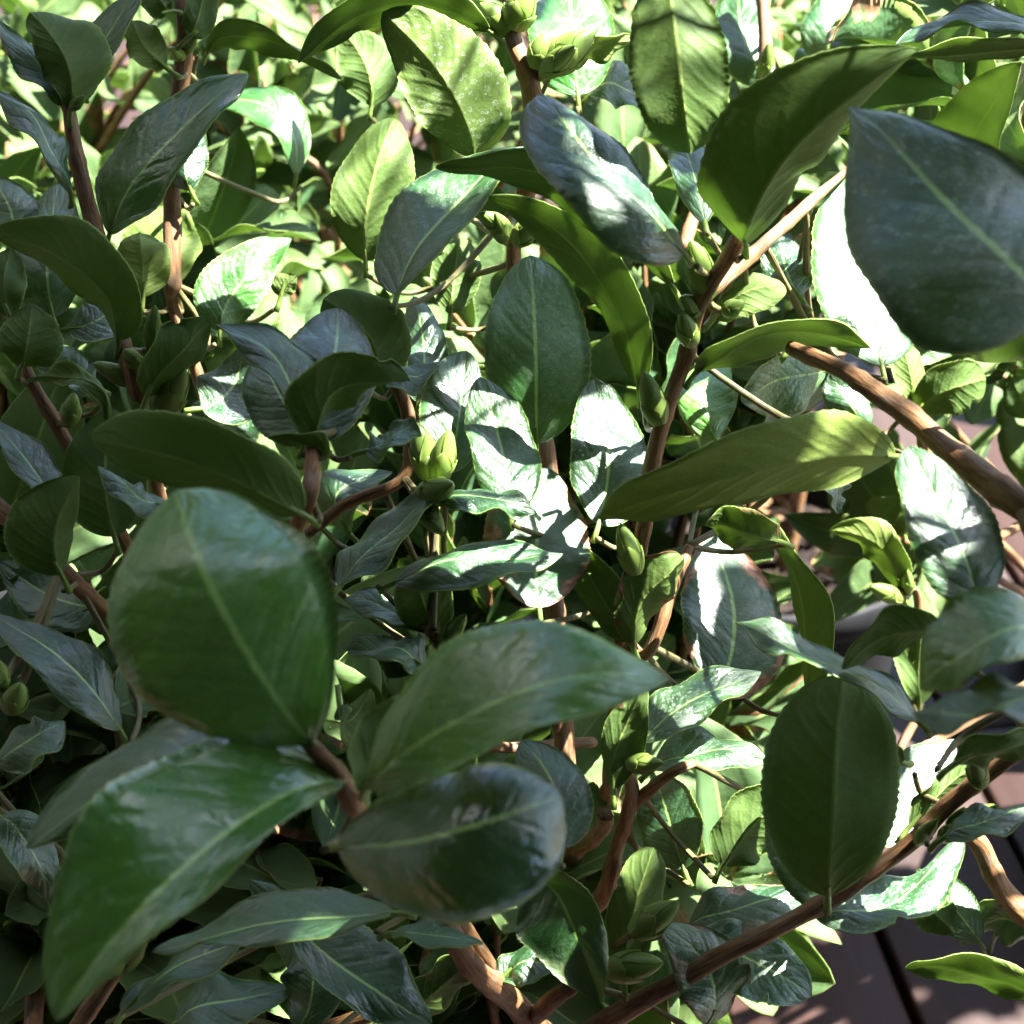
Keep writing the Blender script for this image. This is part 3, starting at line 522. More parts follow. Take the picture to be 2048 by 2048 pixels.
BUDS = [
 ('C',(-8,7268,9513),(-125,7281,9624),128),
 ('C',(4,7244,9532),(69,7270,9700),128),
 ('C',(94,7141,9409),(131,7170,9546),107),
 ('C',(131,7141,9409),(334,7182,9563),144),
 ('C',(121,7110,9399),(238,6997,9555),90),
 ('C',(-12,6840,8854),(-124,6793,8965),83),
 ('C',(18,6778,8850),(89,6678,8972),90),
 ('C',(-33,6823,8828),(-63,6793,8965),70),
 ('C',(691,6075,8961),(612,6060,9213),112),
 ('C',(664,6089,8891),(593,6030,8984),83),
 ('C',(640,6028,8796),(593,6000,8937),83),
 ('C',(538,6003,8483),(477,6064,8669),100),
 ('C',(753,6089,8891),(822,6065,8946),68),
 ('L',(-1312,6154,8440),(-1196,6157,8629),126),
 ('L',(-1341,6283,8639),(-1309,6284,8824),67),
 ('L',(-1401,6218,8539),(-1536,6168,8645),79),
 ('L',(-1361,6143,8424),(-1420,6164,8547),59),
 ('L',(-1377,6207,8613),(-1399,6106,8733),67),
 ('C',(-300,6062,8207),(-357,6143,8424),119),
 ('C',(-279,6037,8223),(-227,6079,8416),103),
 ('L',(-337,5982,8176),(-177,5766,8393),110),
 ('L',(-347,5972,8159),(-241,5741,8171),98),
 ('C',(419,5291,7478),(540,5216,7546),77),
 ('C',(338,4815,6929),(537,4760,7027),117),
 ('C',(432,4887,7040),(593,4876,7207),113),
 ('R',(1582,4908,7716),(1519,4842,7889),75),
 ('R',(1509,4943,7493),(1657,4907,7622),81),
 ('R',(1481,4923,7462),(1531,4868,7561),62),
 ('C',(-303,5666,7689),(-381,5634,7823),79),
 ('C',(-268,5682,7713),(-167,5665,7872),79),
 ('C',(-290,5679,7617),(-400,5560,7709),71),
 ('L',(-1292,4386,7370),(-1238,4303,7610),76),
 ('L',(-1275,4390,7377),(-1155,4339,7573),69),
 ('L',(-1300,4381,7362),(-1322,4356,7508),62),
 ('C',(-256,4757,7299),(-353,4740,7365),94),
 ('C',(-211,4747,7284),(-83,4745,7372),98),
 ('C',(464,5873,7916),(399,5892,8129),95),
 ('E',(1833,7325,6755),(1664,7277,6865),90),
 ('E',(1863,7339,6776),(1842,7318,6927),65),
 ('L',(-1683,6962,9317),(-1621,6941,9377),45),
 ('L',(-1716,6392,8255),(-1684,6415,8383),82),
 ('L',(-1413,7938,9167),(-1434,7768,9273),55),
 ('L',(-1401,7950,9186),(-1318,7805,9329),50),
 ('L',(-1441,7759,8708),(-1401,7702,8805),83),
 ('L',(-451,6437,8418),(-397,6471,8561),49),
 ('R',(1399,4913,7447),(1450,4883,7584),55),
 ('L',(-1732,5162,7831),(-1670,5133,7970),92),
 ('L',(-1769,5202,7892),(-1760,5182,8045),81),
 ('C',(1236,9043,8665),(1254,9045,8852),73),
]
SHADE_SPRAY = [(4348,7901,15728),(3004,7524,13316),(7304,8423,20711),(5778,8138,18273),(4131,6621,17065),(7206,7539,17617),(4245,6762,12615),(3180,6503,10741),(8082,6516,21820),(8384,6179,22203),(6420,7397,16230),(6650,7152,16855),(6646,5709,19208),(6539,6096,19411),(8010,6058,21653),(4434,5393,15587),(6613,5638,18878),(2916,5043,12925),(3016,5509,13236),(6108,5387,18329),(7424,5897,20430),(2532,4252,13314),(6028,4890,18853),(2809,4299,13466),(4702,4675,17395),(4402,4582,16670),(5364,4690,18285),(6358,4679,20208),(3395,4213,14648),(3807,4127,15121),(3230,4232,15122),(4007,4416,15967),(775,3730,11757),(884,3924,11771),(4347,4428,18021),(2444,4140,13980),(1796,4162,12808),(1099,3548,12409),(4614,4978,17872),(8635,6419,20606),(8490,6041,20364),(5573,5498,15305),(7439,6334,18538),(7111,4946,19544),(6377,4745,18502),(6622,4725,17989),(5525,5052,20103),(2322,4422,15326),(5045,4737,19016),(4195,4669,17087),(5410,5062,19883),(5086,5059,19409),(8481,6247,20215),(6467,5981,16683),(3129,5208,11037),(6767,5895,17393),(8312,6396,20078),(5925,5647,15372),(2532,4252,13314),(6028,4890,18853),(2809,4299,13466),(4702,4675,17395),(8010,6058,21653),(4434,5393,15587),(6613,5638,18878),(8268,5443,21608),(8135,5413,20986),(3281,4496,12929),(5525,5052,20103),(2322,4422,15326),(5045,4737,19016),(7420,5252,21876),(4858,4768,17110),(6038,4679,20389),(5816,4683,20398),(5080,4607,18612),(2834,4880,15351),(5311,5448,19065),(4613,5143,15574),(5783,5691,17893),(7244,5840,20085),(4067,6076,15411),(5180,6305,17635),(6141,6964,20925),(2172,5696,11844),(8180,6905,22540),(5725,5383,15557),(3023,4772,10809),(6326,7754,20715),(4579,7315,17513),(4084,5895,17348),(6335,6611,21202),(3621,5688,16861),(5026,8115,20537),(2667,7729,16511),(399,7395,12319),(2347,7910,16377),(806,7524,13782),(1367,6735,13634),(420,6531,12947),(2724,8018,16454),(1793,7326,15169),(2339,6734,14617),(1083,6181,11999),(1221,5839,11776),(4914,7233,18291),(2716,7064,14486),(3433,6683,16842),(4374,7284,18554),(3244,6231,15915),(5926,6827,20738),(1364,5856,12970),(5681,7444,19479),(2059,7031,14266),(1514,6769,13723),(4006,5035,12556),(6824,5491,18435),(6401,5430,17435),(1183,5446,11009),(5795,5686,19300),(5903,5733,18044),(2515,5717,13135),(3941,5685,15917),(2411,5691,14179),(2242,4990,11742),(7639,6779,21197),(5957,6388,18250),(4173,8644,19729),(4958,8249,21002),(-65,6658,11232),(248,6522,11092),(5832,7405,19990),(873,6549,11770),(1466,6284,12693),(1064,6224,12137),(5213,6831,18875),(1437,6719,12259),(4605,7985,19306),(390,6959,11736),(4183,8089,15040),(2258,7887,11488),(2858,9377,16641),(6301,5727,20199),(2280,8154,15513),(4395,7552,19429),(659,5155,11718),(6021,6826,21511),(4580,7073,18788),(2454,5691,12481),(523,6590,10647),(1484,5561,11000),(4040,7009,19021),(4386,8725,19353),(665,6001,12204),(4973,7176,18454),(599,4313,11306),(2675,4648,13992),(2444,6940,17117),(4211,9371,17259),(2847,5719,13010),(3761,10431,16875),(3318,8436,17298),(2861,9421,14187),(1558,6839,13416),(1962,6612,15588),(1746,4931,12343),(4789,6881,18271),(5235,9086,20644),(5663,7591,19537),(788,4378,11732),(3540,5461,16115),(3238,7959,17180),(4688,6236,17810),(4207,7918,14938),(4833,7499,18092),(2097,6346,13765),(3507,7708,17791),(1319,5672,13228),(4285,6208,17652),(3021,8513,17361),(4458,7294,17948),(5979,8390,18345),(3583,9297,15370),(6343,9435,18618),(4190,9590,17808),(4826,7128,18563),(3202,6834,17279),(2777,5928,15003),(2414,5198,14384),(3032,6163,16655),(2427,6458,16108),(3607,8277,19092),(5863,5234,20523),(2079,7467,15080),(264,5744,10895),(3404,5513,16687),(6363,7009,16001),(4249,5268,15251),(2726,7517,10989),(4575,6081,15848),(2839,6060,9928),(3326,8247,12375),(6266,6447,18945),(3019,8077,12313),(3301,4851,11172),(3467,4917,11763),(5216,5291,14529),(5725,5339,15482),(5503,5335,14673),(7552,5626,18836),(8165,5905,19509),(6116,5447,16136),(6120,5458,15972),(3784,7691,14404),(2905,5843,13595),(6453,8239,19004),(2313,6797,13623),(9148,13880,11470),(9485,12116,10496),(10170,13754,9751),(9016,13018,9469),(9802,12862,10750),(10241,13042,9987),(8829,12721,11107),(9125,12601,11100),(10472,12049,12505),(10594,12703,12790),(10248,12968,12693),(9448,12335,11069),(9300,13628,9850),(9220,13048,10612),(10833,13715,11615),(11149,12600,12357),(7913,12429,9082),(9706,13988,12505),(10842,13739,12536),(11113,13011,11781),(8712,12178,9946),(8907,12538,11277),(9455,13774,11945),(10180,12397,10158),(8404,13750,9269),(10383,12439,10277),(11275,13749,12146),(9700,13067,9805),(10345,13629,12739),(9672,13196,10296),(9388,13656,10407),(11299,12610,12530),(9957,12987,10022),(10521,12869,11138),(10337,12912,11818),(11211,13211,12471),(9456,13896,11505),(9745,14026,11810),(9893,12830,9948),(11448,14229,12495)]  # spots for added unseen leaves that cast the dappled shade
SHOOTS = [
 ('L',(-2218,6948,6376),(-1814,6765,7140),112),
 ('L',(-2118,6335,6183),(-2100,5986,6842),112),
 ('L',(-1921,5940,5174),(-1572,5696,6268),112),
 ('L',(-1995,6848,5911),(-1461,6690,6546),112),
 ('L',(-1180,7207,6310),(-1034,6686,7120),112),
 ('L',(-1253,6358,5035),(-987,5767,5862),112),
 ('L',(-2033,6399,4951),(-1811,6110,5681),112),
 ('L',(-2363,6778,6972),(-2132,6602,7623),112),
 ('L',(-1213,6183,5817),(-904,5939,6606),112),
 ('L',(-1770,6478,6422),(-1419,6143,7095),112),
 ('L',(-2582,6565,5474),(-2161,6527,6329),112),
 ('L',(-944,7168,5850),(-800,6521,6486),112),
 ('C',(-78,5878,5516),(-64,5825,6253),112),
 ('C',(-527,5947,5285),(-630,5648,5933),112),
 ('C',(-226,6798,5862),(92,6399,6416),112),
 ('C',(-626,6609,6015),(-525,5930,6766),112),
 ('C',(-94,6669,5252),(-565,6303,6226),112),
 ('C',(-406,7700,5573),(-499,7412,6288),100),
 ('C',(572,7149,4417),(986,6660,5299),100),
 ('C',(436,7512,3514),(603,7169,4489),100),
 ('C',(103,7336,4381),(310,6987,5108),100),
 ('C',(-116,7148,5006),(-572,6975,5844),100),
 ('C',(1226,8114,5010),(1003,8245,6010),100),
 ('C',(661,7530,4766),(902,7366,5741),100),
 ('C',(693,8417,5448),(525,7958,6162),100),
 ('C',(686,7673,4476),(522,7884,5401),100),
 ('C',(263,7231,4242),(107,7599,5051),100),
 ('C',(-162,7736,4838),(260,7574,5836),100),
 ('C',(-427,7581,3888),(-674,7465,4693),100),
 ('C',(-216,8355,4685),(-747,8122,5614),100),
 ('C',(1203,7743,4262),(1065,7314,5153),100),
 ('C',(-571,8300,5164),(-379,8135,6011),100),
 ('C',(-1128,7863,4795),(-698,7539,5562),100),
 ('C',(-603,6855,4389),(-235,6741,5373),100),
 ('C',(1038,8111,4765),(1164,8095,5461),100),
 ('C',(1014,6828,4982),(892,6865,5893),100),
 ('C',(54,7751,3883),(-193,7237,4545),100),
 ('C',(224,7091,5417),(407,7317,6249),100),
 ('C',(-761,6855,5002),(-44,6790,5878),100),
 ('C',(162,8687,5690),(204,8442,6836),100),
 ('C',(737,8828,5112),(823,9070,5870),100),
 ('C',(169,8685,6947),(-371,8627,7701),100),
 ('C',(1116,8018,5751),(1057,7866,6493),100),
 ('C',(1436,9456,6136),(1164,9145,7084),100),
 ('C',(-1001,9056,6188),(-665,8864,7238),100),
 ('C',(-282,9069,5596),(-683,8788,6135),100),
 ('C',(537,9045,6145),(599,9138,7000),100),
 ('C',(-236,8851,6646),(-244,9168,7349),100),
 ('C',(509,9144,6301),(611,9601,7367),100),
 ('C',(-322,8757,4842),(-334,8828,5763),100),
 ('C',(-252,9093,6038),(-469,9495,6865),100),
 ('C',(-128,7966,5313),(-116,7934,6460),100),
 ('C',(267,8409,6470),(805,8502,7264),100),
 ('C',(-385,7789,5996),(-305,8280,6927),100),
 ('C',(-338,8544,5922),(-512,8822,6763),100),
 ('C',(404,9073,5549),(18,9337,6622),100),
 ('C',(344,8969,6721),(297,9158,7466),100),
 ('C',(325,8139,5165),(329,8536,5991),100),
 ('C',(-222,8331,6241),(51,8689,7267),100),
 ('L',(-1897,7288,4674),(-1562,7457,5526),100),
 ('L',(-1845,7772,5620),(-1972,7524,6573),100),
 ('L',(-2700,7756,4948),(-2668,7981,5866),100),
 ('L',(-2139,6929,4284),(-2034,6543,4899),100),
 ('L',(-1156,7225,5216),(-1028,7098,6268),100),
 ('L',(-1327,7587,5692),(-1287,7761,6684),100),
 ('L',(-1375,7653,4269),(-1126,6971,5069),100),
 ('L',(-2143,7585,3976),(-1809,7191,4987),100),
 ('L',(-2022,7355,4370),(-2593,7112,5136),100),
 ('L',(-1358,7638,5282),(-1528,7551,6106),100),
 ('L',(-1633,7955,5437),(-1665,8441,6445),100),
 ('L',(-1028,8048,6088),(-963,7671,7184),100),
 ('L',(-1896,7572,4021),(-1936,7690,5122),100),
 ('L',(-2226,7889,5491),(-2310,7738,6263),100),
 ('L',(-798,6908,5022),(-829,6810,5869),100),
 ('L',(-2305,7301,4817),(-2252,7474,5766),100),
 ('L',(-1367,7757,4766),(-951,7622,5846),100),
 ('L',(-1555,8379,5054),(-1172,8074,5927),100),
 ('L',(-1952,6885,4627),(-1691,6773,5368),100),
 ('L',(-2031,7998,6301),(-1797,7673,7019),100),
 ('L',(-2721,8854,6902),(-2328,8994,7666),100),
 ('L',(-2337,8075,6577),(-2329,8432,7252),100),
 ('L',(-2356,8986,5525),(-2084,9371,6475),100),
 ('L',(-2358,8507,6114),(-2002,8396,6837),100),
 ('L',(-2110,9184,6796),(-2035,9854,7526),100),
 ('L',(-2024,9067,6338),(-1790,8831,7311),100),
 ('L',(-2647,9606,6754),(-2772,10039,7359),100),
 ('L',(-1913,9115,6552),(-1773,9333,7367),100),
 ('L',(-2592,10265,5933),(-2424,9921,6997),100),
 ('L',(-2130,9054,7017),(-1550,8888,7884),100),
 ('L',(-2482,9144,5764),(-2482,9024,6674),100),
 ('L',(-1904,8534,6255),(-1243,8661,7000),100),
 ('L',(-1728,9905,6275),(-1458,10107,7266),100),
 ('L',(-1664,8971,5613),(-1490,9118,6637),100),
 ('L',(-1777,9092,6126),(-1379,9564,6911),100),
 ('L',(-3264,8770,5252),(-2868,9152,6307),100),
 ('L',(-2962,9634,5895),(-2757,9349,6992),100),
 ('L',(-1510,8923,6344),(-1091,9218,7192),100),
 ('C',(1070,8055,6829),(674,8254,7428),100),
 ('C',(853,9706,7183),(1288,9666,7985),100),
 ('C',(974,8433,6362),(873,8678,7243),100),
 ('C',(976,8622,5952),(1249,8968,6761),100),
 ('C',(725,8361,7016),(1057,8582,7857),100),
 ('C',(684,8949,6810),(1150,9071,7713),100),
 ('C',(714,8978,6827),(678,9298,7805),100),
 ('C',(1102,8923,6116),(1386,9009,7274),100),
 ('C',(1070,8659,7260),(1231,8881,8219),100),
 ('L',(-1542,6438,5290),(-1896,6215,6210),100),
 ('L',(-1277,6714,5016),(-842,6170,5832),100),
 ('L',(-1888,6415,5077),(-1683,5907,5774),100),
 ('L',(-1835,6129,5702),(-2045,5673,6268),100),
 ('L',(-1227,6028,5169),(-707,5719,6111),100),
 ('L',(-1676,6070,6134),(-1212,5917,6759),100),
 ('L',(-1523,6637,5192),(-1339,6209,6230),100),
 ('L',(-1284,6402,5748),(-676,6172,6680),100),
 ('L',(-1543,6353,4972),(-1255,5587,5757),100),
 ('C',(-388,6471,4764),(-541,6383,5453),100),
 ('C',(174,6596,5193),(-263,6019,5918),100),
 ('C',(238,6860,5111),(380,6511,5781),100),
 ('C',(628,5848,4572),(422,5807,5575),100),
 ('C',(952,6795,5274),(1025,6406,5907),100),
 ('C',(197,6605,4414),(52,6216,5127),100),
 ('C',(308,6592,4128),(587,6252,5132),100),
 ('C',(-521,6309,4653),(-591,5836,5467),100),
 ('R',(2720,8592,8276),(1889,8571,8948),100),
 ('R',(2938,8879,8699),(2181,8977,9125),100),
 ('R',(2748,9198,7607),(2156,9214,8127),100),
 ('R',(2973,9485,8476),(2198,9497,9065),100),
 ('R',(2746,8413,7944),(2138,8560,8396),100),
 ('R',(2627,8389,8029),(1947,8055,8610),100),
 ('E',(2681,9648,5445),(2111,9143,5905),100),
 ('E',(2965,10066,5352),(2227,9783,5900),100),
 ('E',(3036,10226,6461),(2636,9430,7064),100),
 ('E',(2940,9420,6727),(2542,8932,7189),100),
 ('E',(2743,10515,5890),(2402,9817,6692),100),
 ('a',(-2341,12249,6479),(-1676,11564,7094),100),
 ('a',(-3541,11905,5478),(-2965,11280,6303),100),
 ('a',(-2412,12893,6752),(-1824,12763,7459),100),
 ('a',(-3505,13147,6255),(-3309,12578,6919),100),
 ('a',(-2450,12732,7421),(-1714,12394,8174),100),
 ('a',(-3010,11920,6330),(-2633,11588,7049),100),
 ('a',(-3473,11266,6699),(-3146,10721,7242),100),
 ('a',(-2151,12639,5696),(-1568,12395,6690),100),
 ('a',(-2779,11231,5969),(-2311,10633,6563),100),
 ('b',(-1662,13137,6665),(-2102,12936,7334),100),
 ('b',(-1217,12843,7113),(-994,12277,7761),100),
 ('b',(89,11804,5385),(630,11422,6027),100),
 ('b',(505,12740,6426),(712,12135,7143),100),
 ('b',(-1086,11023,5892),(-886,10236,6438),100),
 ('b',(-811,12563,5657),(-766,12023,6127),100),
 ('b',(-1318,13473,6554),(-1138,13006,7413),100),
 ('b',(-128,11760,6252),(107,11058,6882),100),
 ('b',(-1836,12456,5890),(-1670,12328,6646),100),
 ('b',(-1206,11904,6848),(-1634,11761,7549),100),
 ('c',(750,11985,5731),(608,11188,6460),100),
 ('c',(1504,12909,6753),(918,12635,7561),100),
 ('c',(1779,12251,6964),(1902,11732,7619),100),
 ('c',(1389,12792,6465),(1719,12535,7355),100),
 ('c',(1970,11920,6233),(1920,11378,6891),100),
 ('c',(1503,12491,5797),(1472,12291,6501),100),
 ('c',(2258,12529,5417),(2388,11728,6217),100),
 ('c',(1044,12096,7322),(594,11271,7896),100),
 ('a',(-3450,13310,6132),(-3095,13018,6662),100),
 ('a',(-3181,14471,6666),(-2506,14564,7367),100),
 ('a',(-2898,16676,6131),(-2316,17162,6804),100),
 ('a',(-3961,15159,5965),(-3658,15612,6557),100),
 ('a',(-2597,14766,5193),(-2038,14843,5632),100),
 ('a',(-4867,16864,3907),(-4505,16679,4670),100),
 ('a',(-2276,15234,6545),(-1545,15554,7215),100),
 ('a',(-4237,13948,6064),(-3808,14273,6857),100),
 ('a',(-3865,15906,5879),(-3469,16389,6635),100),
 ('a',(-3459,15494,4242),(-2625,15496,4898),100),
 ('a',(-4883,15492,4305),(-4910,15543,5181),100),
 ('a',(-3431,13783,6678),(-3353,14232,7681),100),
 ('a',(-4899,14620,5021),(-4140,14607,5813),100),
 ('a',(-4157,13738,6697),(-3452,13307,7529),100),
 ('a',(-2046,15555,5227),(-1678,16182,6079),100),
 ('a',(-2976,13567,6732),(-2421,13111,7327),100),
 ('a',(-5017,15801,5563),(-4592,15868,6487),100),
 ('a',(-4575,16652,5425),(-4476,17216,6239),100),
 ('a',(-3400,15492,4765),(-2982,15795,5694),100),
 ('a',(-2676,14131,5573),(-2352,13711,6344),100),
 ('b',(-2137,14465,3268),(-2034,14412,4456),100),
 ('b',(-1940,16349,4642),(-1811,16234,5699),100),
 ('b',(-2514,17362,5749),(-2658,17685,6380),100),
 ('b',(-1281,13586,4518),(-1502,12855,5193),100),
 ('b',(148,13853,6565),(667,13736,7096),100),
 ('b',(418,13538,5113),(846,13107,5851),100),
 ('b',(-2155,15644,3150),(-2338,15834,4244),100),
 ('b',(-450,14645,3917),(-530,14192,4915),100),
 ('b',(-2083,15549,6486),(-2230,15846,7107),100),
 ('b',(-186,17063,6135),(143,17179,6811),100),
 ('b',(-809,14684,6161),(-197,15040,6828),100),
 ('b',(-1588,16676,6030),(-1322,16591,6727),100),
 ('b',(-2116,16368,3973),(-2224,16587,4669),100),
 ('b',(-485,14904,5083),(-638,14485,6152),100),
 ('b',(-264,16033,3563),(98,15908,4167),100),
 ('b',(645,16885,5462),(672,17352,6144),100),
 ('b',(-1695,14288,5453),(-1351,14326,6592),100),
 ('b',(-760,15602,3329),(-201,15018,4041),100),
 ('b',(258,16594,5028),(804,16288,5929),100),
 ('b',(-891,14241,5135),(-1324,14000,5737),100),
 ('b',(-439,12642,4349),(-55,12274,5372),100),
 ('b',(-2530,15968,5340),(-2575,16191,6231),100),
 ('b',(-326,15546,4049),(-77,15445,4833),100),
 ('b',(-1995,12871,4920),(-2179,13231,5859),100),
 ('b',(-327,13558,6347),(-39,13278,7131),100),
 ('b',(-1172,13254,5083),(-812,12697,5981),100),
 ('c',(367,13768,4790),(226,13169,5622),100),
 ('c',(1131,14471,6717),(932,14335,7718),100),
 ('c',(1892,13448,4953),(1813,13251,6125),100),
 ('c',(1535,14757,4754),(1380,14888,5432),100),
 ('c',(3290,17019,5781),(3205,17570,6311),100),
 ('c',(2640,14696,6035),(2527,14718,6851),100),
 ('c',(2314,13851,6314),(2331,14009,7183),100),
 ('c',(2031,15963,4504),(2395,16490,5420),100),
 ('c',(978,15008,6365),(872,15418,7332),100),
 ('c',(1645,14261,3605),(1650,14317,4676),100),
 ('c',(2151,15821,2899),(2173,16091,4039),100),
 ('c',(1593,15623,5508),(1202,16101,6528),100),
 ('c',(1687,13600,6983),(1431,13273,7561),100),
 ('c',(1955,16491,5511),(2388,16834,6496),100),
 ('c',(1445,12822,4407),(1187,12869,5528),100),
 ('c',(769,13457,6772),(353,13327,7438),100),
 ('c',(1279,12946,5558),(1216,12524,6394),100),
 ('c',(2772,13904,5067),(3004,13465,6159),100),
 ('c',(1976,16797,5387),(1794,17370,6018),100),
 ('c',(2041,14777,6852),(2171,15140,7437),100),
 ('c',(1192,16982,5608),(1024,17576,6344),100),
 ('c',(756,13687,4243),(968,13716,4964),100),
 ('d',(2464,14754,6262),(2232,14460,7091),100),
 ('d',(4354,16100,4547),(3922,15985,5159),100),
 ('d',(3450,15895,5017),(2991,15300,5928),100),
 ('d',(3770,17165,5866),(3114,17430,6636),100),
 ('d',(3575,13666,6158),(3155,13091,6764),100),
 ('d',(4692,17354,5485),(4399,17556,6328),100),
 ('d',(4319,15276,6296),(4515,15087,7065),100),
 ('d',(4595,16047,5641),(4292,16015,6393),100),
 ('d',(2942,13552,6750),(2472,13371,7508),100),
 ('d',(3572,16789,4746),(2839,16924,5488),100),
 ('d',(3501,15418,6252),(3366,15448,7020),100),
 ('d',(4002,13740,5440),(3678,13288,6052),100),
 ('d',(4769,16551,4805),(4738,16501,5602),100),
 ('d',(2962,15931,5409),(2522,16056,5942),100),
 ('d',(3002,13063,6065),(2360,12775,6852),100),
 ('d',(4007,14399,7179),(4187,13989,7811),100),
 ('d',(3565,14376,6041),(2978,14324,6624),100),
 ('d',(4176,13246,6134),(3980,13123,6996),100),
 ('e',(-4662,24395,3641),(-4106,24821,4345),100),
 ('e',(-7140,24081,2902),(-7031,24367,3583),100),
 ('e',(-4328,21082,4364),(-3823,21251,4897),100),
 ('e',(-6128,23787,3444),(-5651,24155,3987),100),
 ('e',(-6165,21539,3617),(-5675,21763,4560),100),
 ('e',(-4151,24792,2725),(-3610,25111,3309),100),
 ('e',(-7519,22814,4292),(-7158,23587,5046),100),
 ('e',(-4976,21500,4568),(-4773,21483,5426),100),
 ('e',(-3962,21794,3143),(-3780,22203,4220),100),
 ('e',(-4669,23119,4427),(-4334,23243,5050),100),
 ('e',(-2793,20931,3761),(-2288,20901,4444),100),
 ('e',(-6516,20278,3772),(-6432,20479,4508),100),
 ('e',(-6286,21849,4792),(-6542,21817,5533),100),
 ('e',(-6682,22205,3364),(-6590,22471,4136),100),
 ('e',(-3211,22600,4581),(-2404,22253,5326),100),
 ('e',(-5591,22582,2719),(-5250,23149,3544),100),
 ('f',(-968,21828,4393),(-399,21870,5341),100),
 ('f',(-1750,21860,4443),(-2236,22029,5021),100),
 ('f',(-1018,24499,3646),(-1273,24871,4732),100),
 ('f',(-2401,22288,2547),(-2850,21944,3465),100),
 ('f',(233,23602,2444),(873,23834,3214),100),
 ('f',(-1826,20967,3039),(-1987,20711,4108),100),
 ('f',(-187,25198,3370),(307,25563,4192),100),
 ('f',(-3312,22349,2373),(-3820,22650,3291),100),
 ('f',(-450,20993,3207),(-180,21058,3904),100),
 ('f',(-2570,24529,4101),(-2569,25016,4650),100),
 ('f',(-412,22463,3818),(-389,23116,4796),100),
 ('f',(-2213,24050,2443),(-2711,24644,3176),100),
 ('f',(-3318,23979,2697),(-3743,24390,3387),100),
 ('f',(455,22715,3811),(815,22411,4459),100),
 ('f',(-2858,22676,2892),(-3103,22848,4032),100),
 ('f',(443,21084,4318),(451,20931,5458),100),
 ('f',(297,24466,2623),(714,25001,3379),100),
 ('f',(-1862,21061,3934),(-1376,20959,4869),100),
 ('g',(2942,22054,4046),(2830,22044,5041),100),
 ('g',(3570,23838,3566),(3763,23724,4598),100),
 ('g',(2815,24292,3059),(3015,24878,4054),100),
 ('g',(1511,21692,4946),(1444,21304,5609),100),
 ('g',(1275,21315,3170),(1044,21335,4044),100),
 ('g',(912,21718,4764),(530,21922,5426),100),
 ('g',(2453,24817,2857),(1936,25300,3469),100),
 ('g',(492,24098,3910),(356,24474,4691),100),
 ('g',(1892,23512,3171),(1571,24040,4120),100),
 ('g',(3576,22236,3530),(3715,22707,4437),100),
 ('g',(3058,20493,2854),(2704,20634,3881),100),
 ('g',(1939,22032,3192),(2185,21904,4049),100),
 ('g',(726,24937,3635),(436,25394,4306),100),
 ('g',(79,21365,4748),(-300,21126,5428),100),
 ('g',(3526,21112,3462),(3826,21073,4284),100),
 ('g',(2522,23321,4248),(2642,23219,5160),100),
 ('g',(149,23527,2139),(-434,23881,3000),100),
 ('g',(1783,23114,2526),(1481,23023,3663),100),
 ('h',(7742,22836,2832),(7686,23230,3566),100),
 ('h',(4898,21838,3580),(4164,21684,4424),100),
 ('h',(5543,24610,3357),(5689,25398,4079),100),
 ('h',(4037,23157,3082),(3614,23192,3891),100),
 ('h',(7674,24412,4013),(7829,24866,4598),100),
 ('h',(3887,23695,3516),(3463,24181,4052),100),
 ('h',(5257,24313,2181),(5079,24821,3006),100),
 ('h',(6688,22733,2924),(6720,22625,4094),100),
 ('h',(3716,21011,3985),(3202,20737,4883),100),
 ('h',(3815,22048,3922),(3380,22351,4404),100),
 ('h',(7627,23010,4257),(7143,23355,5140),100),
 ('h',(5298,21989,2986),(5370,22472,3975),100),
 ('h',(6610,21524,3622),(5813,21548,4493),100),
 ('h',(4590,21897,4662),(4090,22058,5531),100),
 ('h',(6346,22975,2774),(5803,23550,3413),100),
 ('h',(8166,25065,3310),(8330,25678,4052),100),
]

# ------------------------------------------------------------------ setting: ground and deck
gm = bpy.data.meshes.new('ground'); gm.from_pydata([(-900, -900, -.05), (900, -900, -.05), (900, 900, -.05), (-900, 900, -.05)], [], [(0, 1, 2, 3)])
tag(link('ground', gm, None, [M_GROUND]), kind='structure')
deck = tag(bpy.data.objects.new('deck', None), kind='structure'); col.objects.link(deck)
deck.rotation_euler = (0, 0, R(8)); deck.location = (.0, 1.5, 0)
PW, GAP, PL = .145, .009, 2.4
bm = bmesh.new(); bmesh.ops.create_cube(bm, size=1)
for vv in bm.verts: vv.co = Vector((vv.co.x * PW, vv.co.y * (PL - .006), vv.co.z * .028 - .014))
bmesh.ops.bevel(bm, geom=[e for e in bm.edges], offset=.003, segments=2, profile=.6, affect='EDGES')
plank_me = bpy.data.meshes.new('plank'); bm.to_mesh(plank_me); bm.free(); plank_me.materials.append(M_WOOD)
for f in plank_me.polygons: f.use_smooth = True
rng = random.Random(3)
for i in range(-16, 17):
    for j in (-1, 0, 1):
        o = link('plank', plank_me, deck); o.location = (i * (PW + GAP) + .04, j * PL + (i % 2) * 1.1, -.004 + rng.uniform(-.0015, .0015)); o.rotation_euler = (0, rng.uniform(-.006, .006), 0)

